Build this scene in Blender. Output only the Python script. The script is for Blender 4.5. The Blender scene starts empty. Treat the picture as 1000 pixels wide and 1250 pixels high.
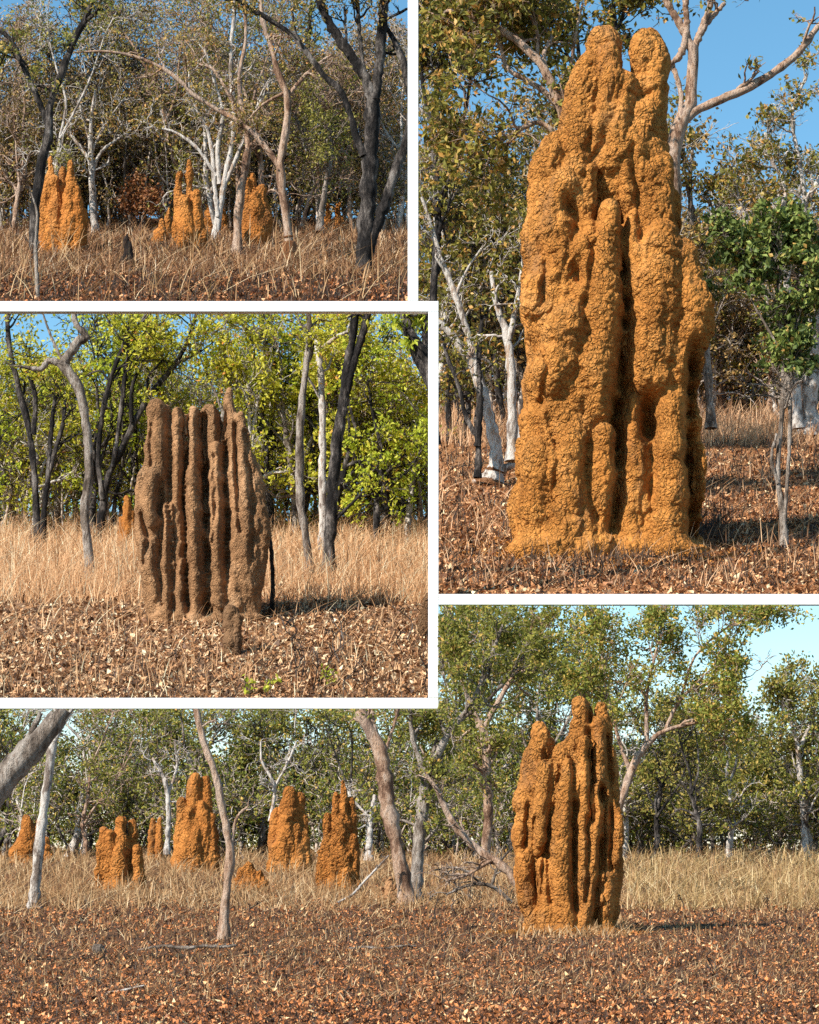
import bpy, math
import numpy as np
from mathutils import Vector

# ------------------------------------------------------------------ basics
SC = bpy.context.scene
COL = SC.collection
F = 3000.0          # focal length in picture widths / 1000
HOR = 1040.0        # row of the true horizon
EYE = 0.7
R = np.random.default_rng(7)
SUN_AZ, SUN_EL = 52.0, 40.0

def P(px, row, d):
    return np.array([(px - 500.0) / F * d, d, EYE + (HOR - row) / F * d])

# ground profiles: (row, distance) pairs, one list for each landscape
PROF = {
    4: [(1330, 7), (1250, 10), (1190, 14), (1137, 21), (1085, 32), (1060, 42), (1043, 60)],
    2: [(729, 58.0), (725, 58.4), (670, 66), (600, 80), (540, 98), (500, 125), (488, 150)],
    3: [(856, 74.6), (851, 75), (755, 90), (700, 103), (650, 130), (640, 150)],
    1: [(372.5, 139.4), (368, 140), (310, 168), (285, 190), (272, 215), (266, 240)],
}
TAB = {}
for k, pr in PROF.items():
    dd = np.array([p[1] for p in pr], float)
    zz = np.array([EYE + (HOR - p[0]) / F * p[1] for p in pr])
    ds = np.linspace(dd[0], dd[-1], 600)
    zs = np.interp(ds, dd, zz)
    TAB[k] = (ds, zs, HOR - (zs - EYE) * F / ds)
def gz(k, d):
    return np.interp(d, TAB[k][0], TAB[k][1])
def gd(k, row):
    return np.interp(-np.asarray(row, float), -TAB[k][2], TAB[k][0])

# ------------------------------------------------------------------ noise
_perm = np.random.default_rng(3).permutation(256)
_perm = np.concatenate([_perm, _perm, _perm])
_grad = np.random.default_rng(4).normal(size=(256, 3))
_grad /= np.linalg.norm(_grad, axis=1)[:, None]
def noise(p, off=0.0):
    p = np.asarray(p, float) + off
    i = np.floor(p).astype(int); f = p - i
    u = f * f * f * (f * (f * 6 - 15) + 10)
    i &= 255
    out = 0
    for dx in (0, 1):
        wx = u[:, 0] if dx else 1 - u[:, 0]
        for dy in (0, 1):
            wy = u[:, 1] if dy else 1 - u[:, 1]
            for dz in (0, 1):
                wz = u[:, 2] if dz else 1 - u[:, 2]
                h = _perm[(_perm[(_perm[(i[:, 0] + dx) & 255] + i[:, 1] + dy) & 255] + i[:, 2] + dz) & 255]
                g = _grad[h]
                out = out + wx * wy * wz * (g[:, 0] * (f[:, 0] - dx) + g[:, 1] * (f[:, 1] - dy) + g[:, 2] * (f[:, 2] - dz))
    return out * 1.6

# ------------------------------------------------------------------ materials
def new_mat(name):
    m = bpy.data.materials.new(name); m.use_nodes = True
    nt = m.node_tree
    for n in list(nt.nodes): nt.nodes.remove(n)
    out = nt.nodes.new('ShaderNodeOutputMaterial')
    b = nt.nodes.new('ShaderNodeBsdfPrincipled')
    nt.links.new(b.outputs[0], out.inputs[0])
    return m, nt, b, out
def ramp(nt, stops, src, interp='LINEAR'):
    r = nt.nodes.new('ShaderNodeValToRGB'); r.color_ramp.interpolation = interp
    e = r.color_ramp.elements
    while len(e) < len(stops): e.new(0.5)
    for x, (p, c) in zip(e, stops):
        x.position = p; x.color = (*c, 1)
    nt.links.new(src, r.inputs[0])
    return r.outputs[0]
def noise_n(nt, scale, detail=4, rough=0.6, vec=None, stretch=None):
    n = nt.nodes.new('ShaderNodeTexNoise')
    n.inputs['Scale'].default_value = scale; n.inputs['Detail'].default_value = detail
    n.inputs['Roughness'].default_value = rough
    if stretch:
        mp = nt.nodes.new('ShaderNodeMapping'); mp.inputs['Scale'].default_value = stretch
        nt.links.new(vec, mp.inputs[0]); vec = mp.outputs[0]
    if vec is not None: nt.links.new(vec, n.inputs['Vector'])
    return n.outputs[0]
def coords(nt):
    g = nt.nodes.new('ShaderNodeNewGeometry'); return g.outputs['Position'], g
def mixc(nt, fac, a, b, mode='MIX'):
    m = nt.nodes.new('ShaderNodeMix'); m.data_type = 'RGBA'; m.blend_type = mode
    for s, v in ((0, fac), (6, a), (7, b)):
        if hasattr(v, 'is_linked'): nt.links.new(v, m.inputs[s])
        elif s == 0: m.inputs[0].default_value = v
        else: m.inputs[s].default_value = (*v, 1)
    return m.outputs[2]
def math_n(nt, op, a, b=None):
    m = nt.nodes.new('ShaderNodeMath'); m.operation = op
    for i, v in enumerate((a, b)):
        if v is None: continue
        if hasattr(v, 'is_linked'): nt.links.new(v, m.inputs[i])
        else: m.inputs[i].default_value = v
    return m.outputs[0]
def bump(nt, b, h, dist, strength=1.0):
    n = nt.nodes.new('ShaderNodeBump'); n.inputs['Distance'].default_value = dist; n.inputs['Strength'].default_value = strength
    nt.links.new(h, n.inputs['Height']); nt.links.new(n.outputs[0], b.inputs['Normal'])

def clay_mat(name, s, ca, cb, cc, rough_scale=1.0, grime=(0.22, 0.12, 0.06)):
    """termite clay; s = metres for one picture pixel at the mound"""
    m, nt, b, o = new_mat(name)
    p, g = coords(nt)
    n1 = noise_n(nt, 1 / (60 * s), 5, 0.65, p)
    n2 = noise_n(nt, 1 / (9 * s), 4, 0.7, p)
    c1 = ramp(nt, [(0.3, ca), (0.55, cb), (0.75, cc)], n1)
    c2 = ramp(nt, [(0.25, (0.62, 0.58, 0.55)), (0.6, (1, 1, 1)), (0.8, (1.12, 1.14, 1.2))], n2)
    c = mixc(nt, 1.0, c1, c2, 'MULTIPLY')
    n4 = noise_n(nt, 1 / (45 * s), 6, 0.72, p, (1, 1, 0.45))
    c = mixc(nt, ramp(nt, [(0.55, (0, 0, 0)), (0.70, (0.55, 0.55, 0.55))], n4), c, grime)
    nt.links.new(c, b.inputs['Base Color'])
    b.inputs['Roughness'].default_value = 0.95; b.inputs['Specular IOR Level'].default_value = 0.15
    nd = nt.nodes.new('ShaderNodeTexNoise'); nd.inputs['Scale'].default_value = 1 / (9 * s); nd.inputs['Detail'].default_value = 3
    nt.links.new(p, nd.inputs['Vector'])
    va = nt.nodes.new('ShaderNodeVectorMath'); va.operation = 'MULTIPLY_ADD'
    nt.links.new(nd.outputs[1], va.inputs[0]); va.inputs[1].default_value = (10 * s,) * 3; nt.links.new(p, va.inputs[2])
    def cells(px, feat):
        v = nt.nodes.new('ShaderNodeTexVoronoi'); v.feature = feat; v.inputs['Scale'].default_value = 1 / (px * s * rough_scale)
        nt.links.new(va.outputs[0], v.inputs['Vector']); return v.outputs['Distance']
    e1 = math_n(nt, 'MINIMUM', math_n(nt, 'MULTIPLY', cells(15, 'DISTANCE_TO_EDGE'), 5.0), 1.0)
    e2 = math_n(nt, 'MINIMUM', math_n(nt, 'MULTIPLY', cells(6.5, 'DISTANCE_TO_EDGE'), 4.0), 1.0)
    k1 = noise_n(nt, 1 / (30 * s), 2, 0.5, p)
    e1 = math_n(nt, 'MULTIPLY', e1, ramp(nt, [(0.38, (0.2, 0.2, 0.2)), (0.6, (1, 1, 1))], k1))
    n3 = noise_n(nt, 1 / (5.0 * s * rough_scale), 4, 0.65, p)
    h = math_n(nt, 'ADD', math_n(nt, 'ADD', math_n(nt, 'MULTIPLY', e1, 0.75), math_n(nt, 'MULTIPLY', e2, 0.5)), math_n(nt, 'MULTIPLY', n3, 0.9))
    pm = ramp(nt, [(0.40, (0.35, 0.35, 0.35)), (0.58, (1, 1, 1))], noise_n(nt, 1 / (38 * s), 3, 0.6, p, (1, 1, 0.6)))
    h = math_n(nt, 'MULTIPLY', h, pm)
    bump(nt, b, h, 7.0 * s * rough_scale, 1.0)
    return m

def bark_mat(name, s, stops, fiss=0.0, fine=7.0):
    m, nt, b, o = new_mat(name)
    p, g = coords(nt)
    n1 = noise_n(nt, 1 / (fine * 2.2 * s), 4, 0.6, p, (1, 1, 0.4))
    n2 = noise_n(nt, 1 / (3.0 * s), 5, 0.75, p, (1, 1, 0.3))
    f0 = math_n(nt, 'ADD', math_n(nt, 'MULTIPLY', n1, 0.62), math_n(nt, 'MULTIPLY', n2, 0.38))
    f = math_n(nt, 'ADD', math_n(nt, 'MULTIPLY', math_n(nt, 'SUBTRACT', f0, 0.5), 2.6), 0.5)
    c = ramp(nt, stops, f)
    nt.links.new(c, b.inputs['Base Color'])
    b.inputs['Roughness'].default_value = 0.9; b.inputs['Specular IOR Level'].default_value = 0.2
    bump(nt, b, n2, (4.0 + 2 * fiss) * s, 1.0)
    return m

def leaf_mat(name, stops, trans=0.35, rough=0.55):
    m, nt, b, o = new_mat(name)
    g = nt.nodes.new('ShaderNodeNewGeometry')
    c = ramp(nt, stops, g.outputs['Random Per Island'])
    nt.links.new(c, b.inputs['Base Color'])
    b.inputs['Roughness'].default_value = rough; b.inputs['Specular IOR Level'].default_value = 0.25
    if trans > 0:
        t = nt.nodes.new('ShaderNodeBsdfTranslucent'); nt.links.new(c, t.inputs[0])
        mx = nt.nodes.new('ShaderNodeMixShader'); mx.inputs[0].default_value = trans
        nt.links.new(b.outputs[0], mx.inputs[1]); nt.links.new(t.outputs[0], mx.inputs[2])
        nt.links.new(mx.outputs[0], o.inputs[0])
    return m

def ground_mat(name, s, cols, burn=None, burn_amt=0.5):
    m, nt, b, o = new_mat(name)
    p, g = coords(nt)
    n1 = noise_n(nt, 1 / (90 * s), 5, 0.6, p)
    n2 = noise_n(nt, 1 / (12 * s), 5, 0.75, p)
    n3 = noise_n(nt, 1 / (3.5 * s), 3, 0.7, p)
    f = math_n(nt, 'ADD', math_n(nt, 'MULTIPLY', n2, 0.6), math_n(nt, 'MULTIPLY', n3, 0.4))
    c = ramp(nt, [(0.36, cols[0]), (0.5, cols[1]), (0.64, cols[2])], f)
    if burn:
        k = ramp(nt, [(burn_amt - 0.08, (0, 0, 0)), (burn_amt + 0.08, (1, 1, 1))], n1)
        c2 = ramp(nt, [(0.4, burn), (0.62, cols[1])], f)
        c = mixc(nt, k, c2, c)
    nt.links.new(c, b.inputs['Base Color'])
    b.inputs['Roughness'].default_value = 1.0; b.inputs['Specular IOR Level'].default_value = 0.1
    bump(nt, b, f, 10 * s, 1.0)
    return m

# ------------------------------------------------------------------ mesh helpers
class Geo:
    """collects quads (numpy) for one mesh"""
    def __init__(self): self.v = []; self.q = []; self.n = 0
    def add(self, v, q):
        v = np.asarray(v, float).reshape(-1, 3); q = np.asarray(q, int).reshape(-1, 4)
        self.v.append(v); self.q.append(q + self.n); self.n += len(v)
    def get(self):
        if not self.v: return np.zeros((0, 3)), np.zeros((0, 4), int)
        return np.concatenate(self.v), np.concatenate(self.q)

def mesh_np(name, v, q, mat, smooth=True):
    me = bpy.data.meshes.new(name)
    me.vertices.add(len(v)); me.vertices.foreach_set('co', np.ascontiguousarray(v, np.float32).ravel())
    nq = len(q)
    me.loops.add(nq * 4); me.loops.foreach_set('vertex_index', np.ascontiguousarray(q, np.int32).ravel())
    me.polygons.add(nq); me.polygons.foreach_set('loop_start', np.arange(0, nq * 4, 4, dtype=np.int32))
    me.polygons.foreach_set('use_smooth', np.full(nq, smooth))
    me.materials.append(mat)
    me.update(calc_edges=True)
    return me

def tag(o, label=None, cat=None, group=None, kind=None):
    if label and len(label.split()) > 16: print('LONG', len(label.split()), label)
    if label: o['label'] = label
    if cat: o['category'] = cat
    if group: o['group'] = group
    if kind: o['kind'] = kind
    return o
def obj(name, v, q, mat, parent=None, smooth=True, origin=None):
    v = np.asarray(v, float)
    if parent is not None: org = np.array(parent.location)
    elif origin is not None: org = np.asarray(origin, float)
    else: org = np.zeros(3)
    o = bpy.data.objects.new(name, mesh_np(name, v - org, q, mat, smooth)); COL.objects.link(o)
    if parent is not None: o.parent = parent
    else: o.location = org
    return o
def empty(name, loc):
    o = bpy.data.objects.new(name, None); o.empty_display_size = 0.2; o.location = loc; COL.objects.link(o); return o

def tubes(pts, rad, k=6, cap=True):
    """pts (M,n,3), rad (M,n) -> quads"""
    pts = np.asarray(pts, float); rad = np.asarray(rad, float)
    M, n, _ = pts.shape
    t = np.gradient(pts, axis=1); t /= np.linalg.norm(t, axis=2, keepdims=True) + 1e-9
    mt = t.mean(axis=1, keepdims=True)
    ref = np.where(np.abs(mt[..., 1:2]) > 0.85, np.array([1.0, 0, 0]), np.array([0, 1.0, 0]))
    ref = np.broadcast_to(ref, pts.shape)
    u = np.cross(t, ref); u /= np.linalg.norm(u, axis=2, keepdims=True) + 1e-9
    w = np.cross(t, u)
    a = np.arange(k) * 2 * np.pi / k
    ring = pts[:, :, None, :] + rad[:, :, None, None] * (np.cos(a)[None, None, :, None] * u[:, :, None, :] + np.sin(a)[None, None, :, None] * w[:, :, None, :])
    V = ring.reshape(-1, 3)
    m, i, j = np.meshgrid(np.arange(M), np.arange(n - 1), np.arange(k), indexing='ij')
    b0 = (m * n + i) * k; b1 = b0 + k; j2 = (j + 1) % k
    Q = np.stack([b0 + j, b0 + j2, b1 + j2, b1 + j], -1).reshape(-1, 4)
    return V, Q

def leaves(c, L, W, rng, droop=0.3, flat=0.0):
    """rhombus leaves at centres c; slightly folded across their width"""
    n = len(c)
    a = rng.normal(size=(n, 3)); a[:, 2] -= droop; a[:, 2] *= (1 - flat)
    a /= np.linalg.norm(a, axis=1)[:, None]
    b = rng.normal(size=(n, 3)); b[:, 2] *= (1 - flat * 0.7)
    b -= (b * a).sum(1)[:, None] * a; b /= np.linalg.norm(b, axis=1)[:, None]
    nn = np.cross(a, b)
    l = L * rng.uniform(0.6, 1.35, n)[:, None]; w = W * rng.uniform(0.6, 1.35, n)[:, None]
    V = np.stack([c - a * l / 2, c + b * w / 2 + nn * w * 0.18, c + a * l / 2, c - b * w / 2 + nn * w * 0.18], 1).reshape(-1, 3)
    Q = np.arange(n * 4).reshape(n, 4)
    return V, Q

# what lies past the edge of a terrace is trimmed away, so that no crown reaches into the neighbouring terrace
def project(v):
    return 500 + v[:, 0] / v[:, 1] * F, HOR - (v[:, 2] - EYE) / v[:, 1] * F
def inside(k, x, y):
    if k == 4: return np.where(x < 535.5, y > 865.2, y > 738.2) & (x > -160) & (x < 1160)
    if k == 2: return np.where(y < 374, x > 504.5, x > 529) & (y < 733) & (y > -120) & (x < 1130)
    if k == 3: return (x < 528.5) & (y > 375) & (y < 859) & (x > -130)
    return (x < 504.5) & (y < 375) & (y > -120) & (x > -130)
def trim(k, v, q):
    if len(q) == 0: return v, q
    c = v[q].mean(axis=1)
    x, y = project(c)
    q = q[inside(k, x, y)]
    used = np.unique(q); mp = np.zeros(len(v), int); mp[used] = np.arange(len(used))
    v = v[used].copy(); q = mp[q]
    x, y = project(v)
    if k == 4:   # lay the last leaves flush with the underside of the rail
        lim = np.where(x < 535.5, 865.2, 738.2)
        bad = (y < lim) & ~((x < 535.5) & (x > 533) & (y < 860))
        v[bad, 2] = EYE + (HOR - lim[bad]) / F * v[bad, 1]
    return v, q

# ------------------------------------------------------------------ trees
def smooth_line(ctrl, n):
    c = np.asarray(ctrl, float)
    if len(c) == 2: c = np.array([c[0], c.mean(0), c[1]])
    e = np.concatenate([[2 * c[0] - c[1]], c, [2 * c[-1] - c[-2]]])
    seg = np.concatenate([[0], np.cumsum(np.linalg.norm(np.diff(c[:, :2], axis=0), axis=1))])
    t = np.linspace(0, seg[-1], n)
    i = np.clip(np.searchsorted(seg, t, 'right') - 1, 0, len(c) - 2)
    f = ((t - seg[i]) / (seg[i + 1] - seg[i] + 1e-9))[:, None]
    p0, p1, p2, p3 = e[i], e[i + 1], e[i + 2], e[i + 3]
    return 0.5 * (2 * p1 + (p2 - p0) * f + (2 * p0 - 5 * p1 + 4 * p2 - p3) * f ** 2 + (3 * p1 - p0 - 3 * p2 + p3) * f ** 3)

def in_terrace(k, p):
    x, y = project(p.reshape(-1, 3)); return inside(k, x, y).reshape(p.shape[:-1])

def sprout(kk, pts, rad, cnt, tmin, length, rng, spread=0.9, up=0.25, n=7, wob=0.28, rscale=0.6, rend=0.35, tmax=1.0):
    """side branches of parents (M,n,3)"""
    M, pn, _ = pts.shape
    m = np.repeat(np.arange(M), cnt)
    K = len(m)
    t = tmin + (tmax - tmin) * rng.uniform(0, 1, K) ** 0.8
    fi = t * (pn - 1); i = np.clip(fi.astype(int), 0, pn - 2); f = (fi - i)[:, None]
    p = pts[m, i] * (1 - f) + pts[m, i + 1] * f
    r = rad[m, i] * (1 - f[:, 0]) + rad[m, i + 1] * f[:, 0]
    d = pts[m, i + 1] - pts[m, i]; d /= np.linalg.norm(d, axis=1)[:, None] + 1e-9
    d = d + spread * rng.normal(size=(K, 3)) * np.array([1, 0.8, 0.75]); d[:, 2] += up
    d /= np.linalg.norm(d, axis=1)[:, None]
    L = length * rng.uniform(0.5, 1.3, K) * (1.15 - 0.4 * t)
    out = np.empty((K, n, 3)); out[:, 0] = p
    step = (L / (n - 1))[:, None]
    for j in range(1, n):
        d = d + wob * rng.normal(size=(K, 3)); d[:, 2] += 0.04 * up
        d /= np.linalg.norm(d, axis=1)[:, None]
        out[:, j] = out[:, j - 1] + d * step
    rr = np.minimum(r * rscale, r)[:, None] * np.linspace(1, rend, n)[None]
    # a branch that grows out over the edge of its terrace is cut there
    ok = in_terrace(kk, out)
    keep = np.logical_and.accumulate(ok, axis=1); keep &= keep[:, 1:2]
    last = np.maximum(keep.sum(1) - 1, 0)
    sel = keep[:, 0]
    idx = np.minimum(np.arange(n)[None], last[:, None])
    out = np.take_along_axis(out, idx[:, :, None], 1)
    # keep ring spacing: squeeze the kept part instead of repeating points
    u = np.linspace(0, 1, n)[None] * last[:, None]; i0 = np.minimum(u.astype(int), n - 2); f0 = (u - i0)[:, :, None]
    out = np.take_along_axis(out, i0[:, :, None], 1) * (1 - f0) + np.take_along_axis(out, i0[:, :, None] + 1, 1) * f0
    return out[sel], rr[sel]

def make_tree(k, name, label, cat, lines, bark, leaf, d=None, group=None, seed=0,
              l1=(5, 60), l2=(4, 28), l3=(3, 12), nl=6, ll=6.0, lw=2.8, jit=5.0, tmin=0.35, up=0.25,
              wander=8.0, spread=0.9, droop=0.3, leaf2=None, rmin=0.45, trunk_seg=8, lines_extra=None, wob=0.28, lines_sprout=None, flare=1.35, keep=None, gap=-0.12, sheath=None, collect=None):
    rng = np.random.default_rng(1000 + seed)
    base = lines[0][0]
    if d is None: d = float(gd(k, base[1]))
    s = d / F
    n0 = 30
    L0, R0 = [], []
    for li, ln in enumerate(lines):
        c = smooth_line([(p[0], p[1], p[2]) for p in ln], n0)
        off = np.cumsum(rng.normal(size=n0)) * wander / n0 ** 0.5
        if li == 0: off -= off[0]
        else:
            off *= np.linspace(0, 1, n0)
        wb = rng.normal(size=(n0, 2)) * np.minimum(0.6, c[:, 2:3] * 0.045); wb[0] = 0
        pts = np.stack([(c[:, 0] + wb[:, 0] - 500) * s, np.full(n0, d) - off * s, EYE + (HOR - c[:, 1] + wb[:, 1]) * s], 1)
        r = np.maximum(c[:, 2] / 2, rmin) * s
        r = r * (1 + 0.09 * rng.normal(size=n0) + 0.10 * noise(np.stack([np.arange(n0) / 3.1, np.full(n0, seed * 1.7), np.full(n0, li * 2.3)], 1)))
        if li == 0 and flare:
            r[0] *= flare * 1.15; r[1] *= 1 + (flare - 1) * 0.5
            pts[0, 2] -= 3 * s
        L0.append(pts); R0.append(r)
    L0 = np.array(L0); R0 = np.array(R0)
    # forks start inside the trunk they leave
    g = Geo(); g.add(*tubes(L0, R0, trunk_seg))
    par, prad = L0, R0
    if lines_sprout is not None: par, prad = L0[lines_sprout], R0[lines_sprout]
    allb = []
    b1, r1 = sprout(k, par, prad, l1[0], tmin, l1[1] * s, rng, spread, up, 8, wob)
    r1 = np.maximum(np.minimum(r1, l1[1] * s * 0.034), rmin * s * 1.2)
    g.add(*tubes(b1, r1, 5))
    b2, r2 = sprout(k, b1, r1, l2[0], 0.25, l2[1] * s, rng, spread, up, 6, wob)
    r2 = np.maximum(r2, rmin * s * 0.85); g.add(*tubes(b2, r2, 4))
    b3, r3 = sprout(k, b2, r2, l3[0], 0.2, l3[1] * s, rng, spread, up * 0.6, 4, wob)
    r3 = np.maximum(r3, rmin * s * 0.6); g.add(*tubes(b3, r3, 3))
    if collect is not None:
        collect[0].add(*trim(k, *g.get()))
        if nl > 0:
            tp = b3[:, 1:, :].reshape(-1, 3); cc = np.repeat(tp, nl, axis=0) + rng.normal(size=(len(tp) * nl, 3)) * jit * s
            collect[1].add(*trim(k, *leaves(cc, ll * s, lw * s, rng, droop)))
        return
    root = empty(name, (float(L0[0, 0, 0]), d, float(L0[0, 0, 2])))
    tag(root, label, cat, group)
    v, q = trim(k, *g.get())
    if len(q): obj('trunk', v, q, bark, root)
    if sheath is not None:
        sg = Geo()
        for li in sheath[2]:
            _, rows = project(L0[li]); m = rows > sheath[1]; m[:2] = True
            nn = int(m.sum()); rr = R0[li][:nn] * np.linspace(1.22, 1.03, nn) * (1 + 0.1 * rng.normal(size=nn)) + 0.4 * s
            pp = smooth_line(L0[li][:nn], 16) if nn > 2 else np.linspace(L0[li][0], L0[li][1], 16)
            rr = np.interp(np.linspace(0, 1, 16), np.linspace(0, 1, nn), rr); rr[-1] *= 0.75
            sg.add(*tubes(pp[None], (rr * (1 + 0.12 * rng.normal(size=16)))[None], 10))
        v, q = trim(k, *sg.get()); obj(sheath[3], v, q, sheath[0], root)
    if nl > 0 and leaf is not None:
        src = b3.reshape(-1, 3)[1::1]
        tips = b3[:, 1:, :].reshape(-1, 3)
        # leave some twigs bare so that the crown has gaps and clumps
        clump = noise(tips / (26 * s), seed * 3.7)
        tips = tips[clump > gap]
        if keep is not None:
            x, y = project(tips); tips = tips[keep(x, y)]
        c = np.repeat(tips, nl, axis=0); c = c + rng.normal(size=c.shape) * jit * s
        c = c[rng.uniform(size=len(c)) < 0.85]
        V, Q = leaves(c, ll * s, lw * s, rng, droop)
        V, Q = trim(k, V, Q)
        if len(Q): obj('crown', V, Q, leaf, root, smooth=False)
    return root

WOODNL = 0.62
def wild_lines(px, row, H, w, rng, lean=0.0, fork=0.5, nlimb=2, wig=6.0):
    """trunk and limbs of a slender woodland tree in picture units"""
    top = fork * H
    tr = [(px, row, w)]
    x = px
    for j in range(1, 5):
        x = x + lean * top / 4 + rng.normal() * wig * 0.5
        tr.append((x, row - top * j / 4, w * (1 - 0.1 * j)))
    out = [tr]
    for l in range(nlimb):
        a = (l - (nlimb - 1) / 2) * rng.uniform(0.35, 0.7) + rng.normal() * 0.15 + lean * 0.5
        lx, ly = tr[-1][0], tr[-1][1]; ww = tr[-1][2] * 0.8
        st = int(rng.integers(2, 5)) if l else 4
        lx, ly = tr[st][0], tr[st][1]
        ln = [(lx, ly, ww)]
        Hl = (H - top) * rng.uniform(0.75, 1.05) + (row - top - ly) * -1 * 0
        for j in range(1, 5):
            a += rng.normal() * 0.18; a *= 0.9
            lx += math.sin(a) * Hl / 4 + rng.normal() * wig * 0.4; ly -= math.cos(a) * Hl / 4
            ln.append((lx, ly, ww * (1 - 0.19 * j)))
        out.append(ln)
    return out

# ------------------------------------------------------------------ termite mounds
def make_mound(name, label, cols, row, d, mat, vox=2.0, rough=1.0, smooth_it=3, seed=0, flutes=1.0, depth=1.0, k=None, lobes=0.5, group=None, cat='termite mound', fs=1.0, clefts=(), skirt=0.0):
    """cols: list of (offset towards the viewer, [(px,row,r), ...]) in picture units"""
    s = d / F
    rng = np.random.default_rng(500 + seed)
    g = Geo(); kk = 12
    for off, c in cols:
        n = max(8, int(abs(c[0][1] - c[-1][1]) / 6))
        c = smooth_line(c, n)
        lump = 1 + 0.13 * lobes * 2 * noise(np.stack([c[:, 0] * 0, c[:, 1] / (30.0 * fs ** 0.5) + rng.uniform(0, 9), c[:, 0] * 0 + rng.uniform(0, 99)], 1)) + 0.03 * rng.normal(size=n)
        r = c[:, 2] * lump
        x = c[:, 0] + rng.normal(size=n) * 0.4 + 0.14 * c[:, 2] * noise(np.stack([c[:, 1] / (34 * fs ** 0.5), c[:, 0] * 0 + rng.uniform(0, 50), c[:, 0] * 0], 1)) * 2; y = c[:, 1]
        # round ends
        e0 = np.array([0.05, 0.45, 0.78]); e0y = np.array([-0.95, -0.82, -0.5])
        X = np.concatenate([np.full(3, x[0]), x, np.full(3, x[-1])])
        Y = np.concatenate([y[0] + e0y * r[0], y, y[-1] - e0y[::-1] * r[-1]])
        RR = np.concatenate([e0 * r[0], r, e0[::-1] * r[-1]])
        pts = np.stack([(X - 500) * s, np.full(len(X), -off * s * depth), EYE + (HOR - Y) * s], 1)
        V, Q = tubes(pts[None], (RR * s)[None], kk)
        nn = len(X)
        ca, cb = len(V), len(V) + 1
        V = np.concatenate([V, [pts[0] + [0, 0, 0.02 * s], pts[-1]]])
        j = np.arange(kk); j2 = (j + 1) % kk
        # caps as degenerate-free quads: fold triangles pairwise
        jj = np.arange(0, kk, 2)
        q0 = np.stack([np.full(kk // 2, ca), (jj + 2) % kk, jj + 1, jj], 1)
        b = (nn - 1) * kk
        q1 = np.stack([np.full(kk // 2, cb), b + jj, b + jj + 1, b + (jj + 2) % kk], 1)
        g.add(V, np.concatenate([Q, q0, q1]))
    v, q = g.get()
    me = mesh_np('tmp', v, q, mat)
    o = bpy.data.objects.new('tmp', me); COL.objects.link(o)
    md = o.modifiers.new('r', 'REMESH'); md.mode = 'VOXEL'; md.voxel_size = vox * s; md.use_smooth_shade = True
    bpy.context.view_layer.update()
    ev = o.evaluated_get(bpy.context.evaluated_depsgraph_get()); m2 = ev.to_mesh()
    nv = len(m2.vertices); v = np.empty(nv * 3); m2.vertices.foreach_get('co', v); v = v.reshape(-1, 3)
    lv = np.empty(len(m2.loops), int); m2.loops.foreach_get('vertex_index', lv)
    q = lv.reshape(-1, 4).copy()
    ev.to_mesh_clear(); bpy.data.objects.remove(o); bpy.data.meshes.remove(me)
    e = np.concatenate([q[:, [0, 1]], q[:, [1, 2]], q[:, [2, 3]], q[:, [3, 0]]])
    deg = np.bincount(e[:, 0], minlength=nv) + np.bincount(e[:, 1], minlength=nv) + 1e-9
    def lap(v):
        out = np.empty_like(v)
        for a in range(3):
            out[:, a] = (np.bincount(e[:, 0], v[e[:, 1], a], nv) + np.bincount(e[:, 1], v[e[:, 0], a], nv)) / deg
        return out
    for _ in range(smooth_it): v = 0.4 * v + 0.6 * lap(v)
    def normals(v):
        fn = np.cross(v[q[:, 2]] - v[q[:, 0]], v[q[:, 3]] - v[q[:, 1]])
        nrm = np.zeros_like(v)
        for a in range(3):
            for c_ in range(4): nrm[:, a] += np.bincount(q[:, c_], fn[:, a], nv)
        return nrm / (np.linalg.norm(nrm, axis=1)[:, None] + 1e-12)
    nrm = normals(v)
    p = v / s / fs
    h = 5.0 * noise(p / np.array([34, 34, 48]), seed) + 3.0 * noise(p / np.array([15, 15, 19]), seed + 9) * lobes * 1.4
    rid = 1 - np.abs(noise(p / np.array([11, 11, 14]), seed + 5)) * 2
    h += -2.2 * np.clip(rid - 0.72, 0, 1) * 3.5 + 1.5 * noise(p / 6.5, seed + 2) + 0.35 * noise(p / 3.0, seed + 3)
    v = v + nrm * (h * s * rough * fs)[:, None]
    # clefts traced along the grooves between the ribs
    X = 500 + v[:, 0] / s; Y = HOR - (v[:, 2] - EYE) / s
    push = np.zeros(len(v))
    for wd, dp, ln in clefts:
        l = smooth_line([(p[0], p[1], 0) for p in ln], 40)[:, :2]
        l = l + 3.2 * fs ** 0.5 * noise(np.stack([l[:, 0] / 14, l[:, 1] / 14, l[:, 0] * 0], 1), wd + dp + l[0, 0])[:, None] * np.array([1, 0])
        vary = 0.35 + 0.65 * np.clip(noise(np.stack([l[:, 0] / 40, l[:, 1] / 22, l[:, 0] * 0], 1), l[0, 0] * 3.1) + 0.6, 0, 1)
        dq = (X[:, None] - l[None, :, 0]) ** 2 + ((Y[:, None] - l[None, :, 1]) * 0.8) ** 2
        im = np.argmin(dq, axis=1); d2 = dq[np.arange(len(X)), im]
        push = np.maximum(push, dp * vary[im] * np.exp(-(d2 / (wd * wd)) ** 0.8))
    v[:, 1] += push * s * (nrm[:, 1] < 0.35)
    if skirt:   # washed down soil spreads at the foot
        u = np.clip((Y - (row - skirt)) / skirt, 0, 1) ** 2
        cx = X.mean(); v[:, 0] += (X - cx) * s * 0.08 * u; v[:, 1] -= u * skirt * 0.5 * s * (nrm[:, 1] < 0)
    v = 0.75 * v + 0.25 * lap(v)
    v[:, 1] += d
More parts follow.
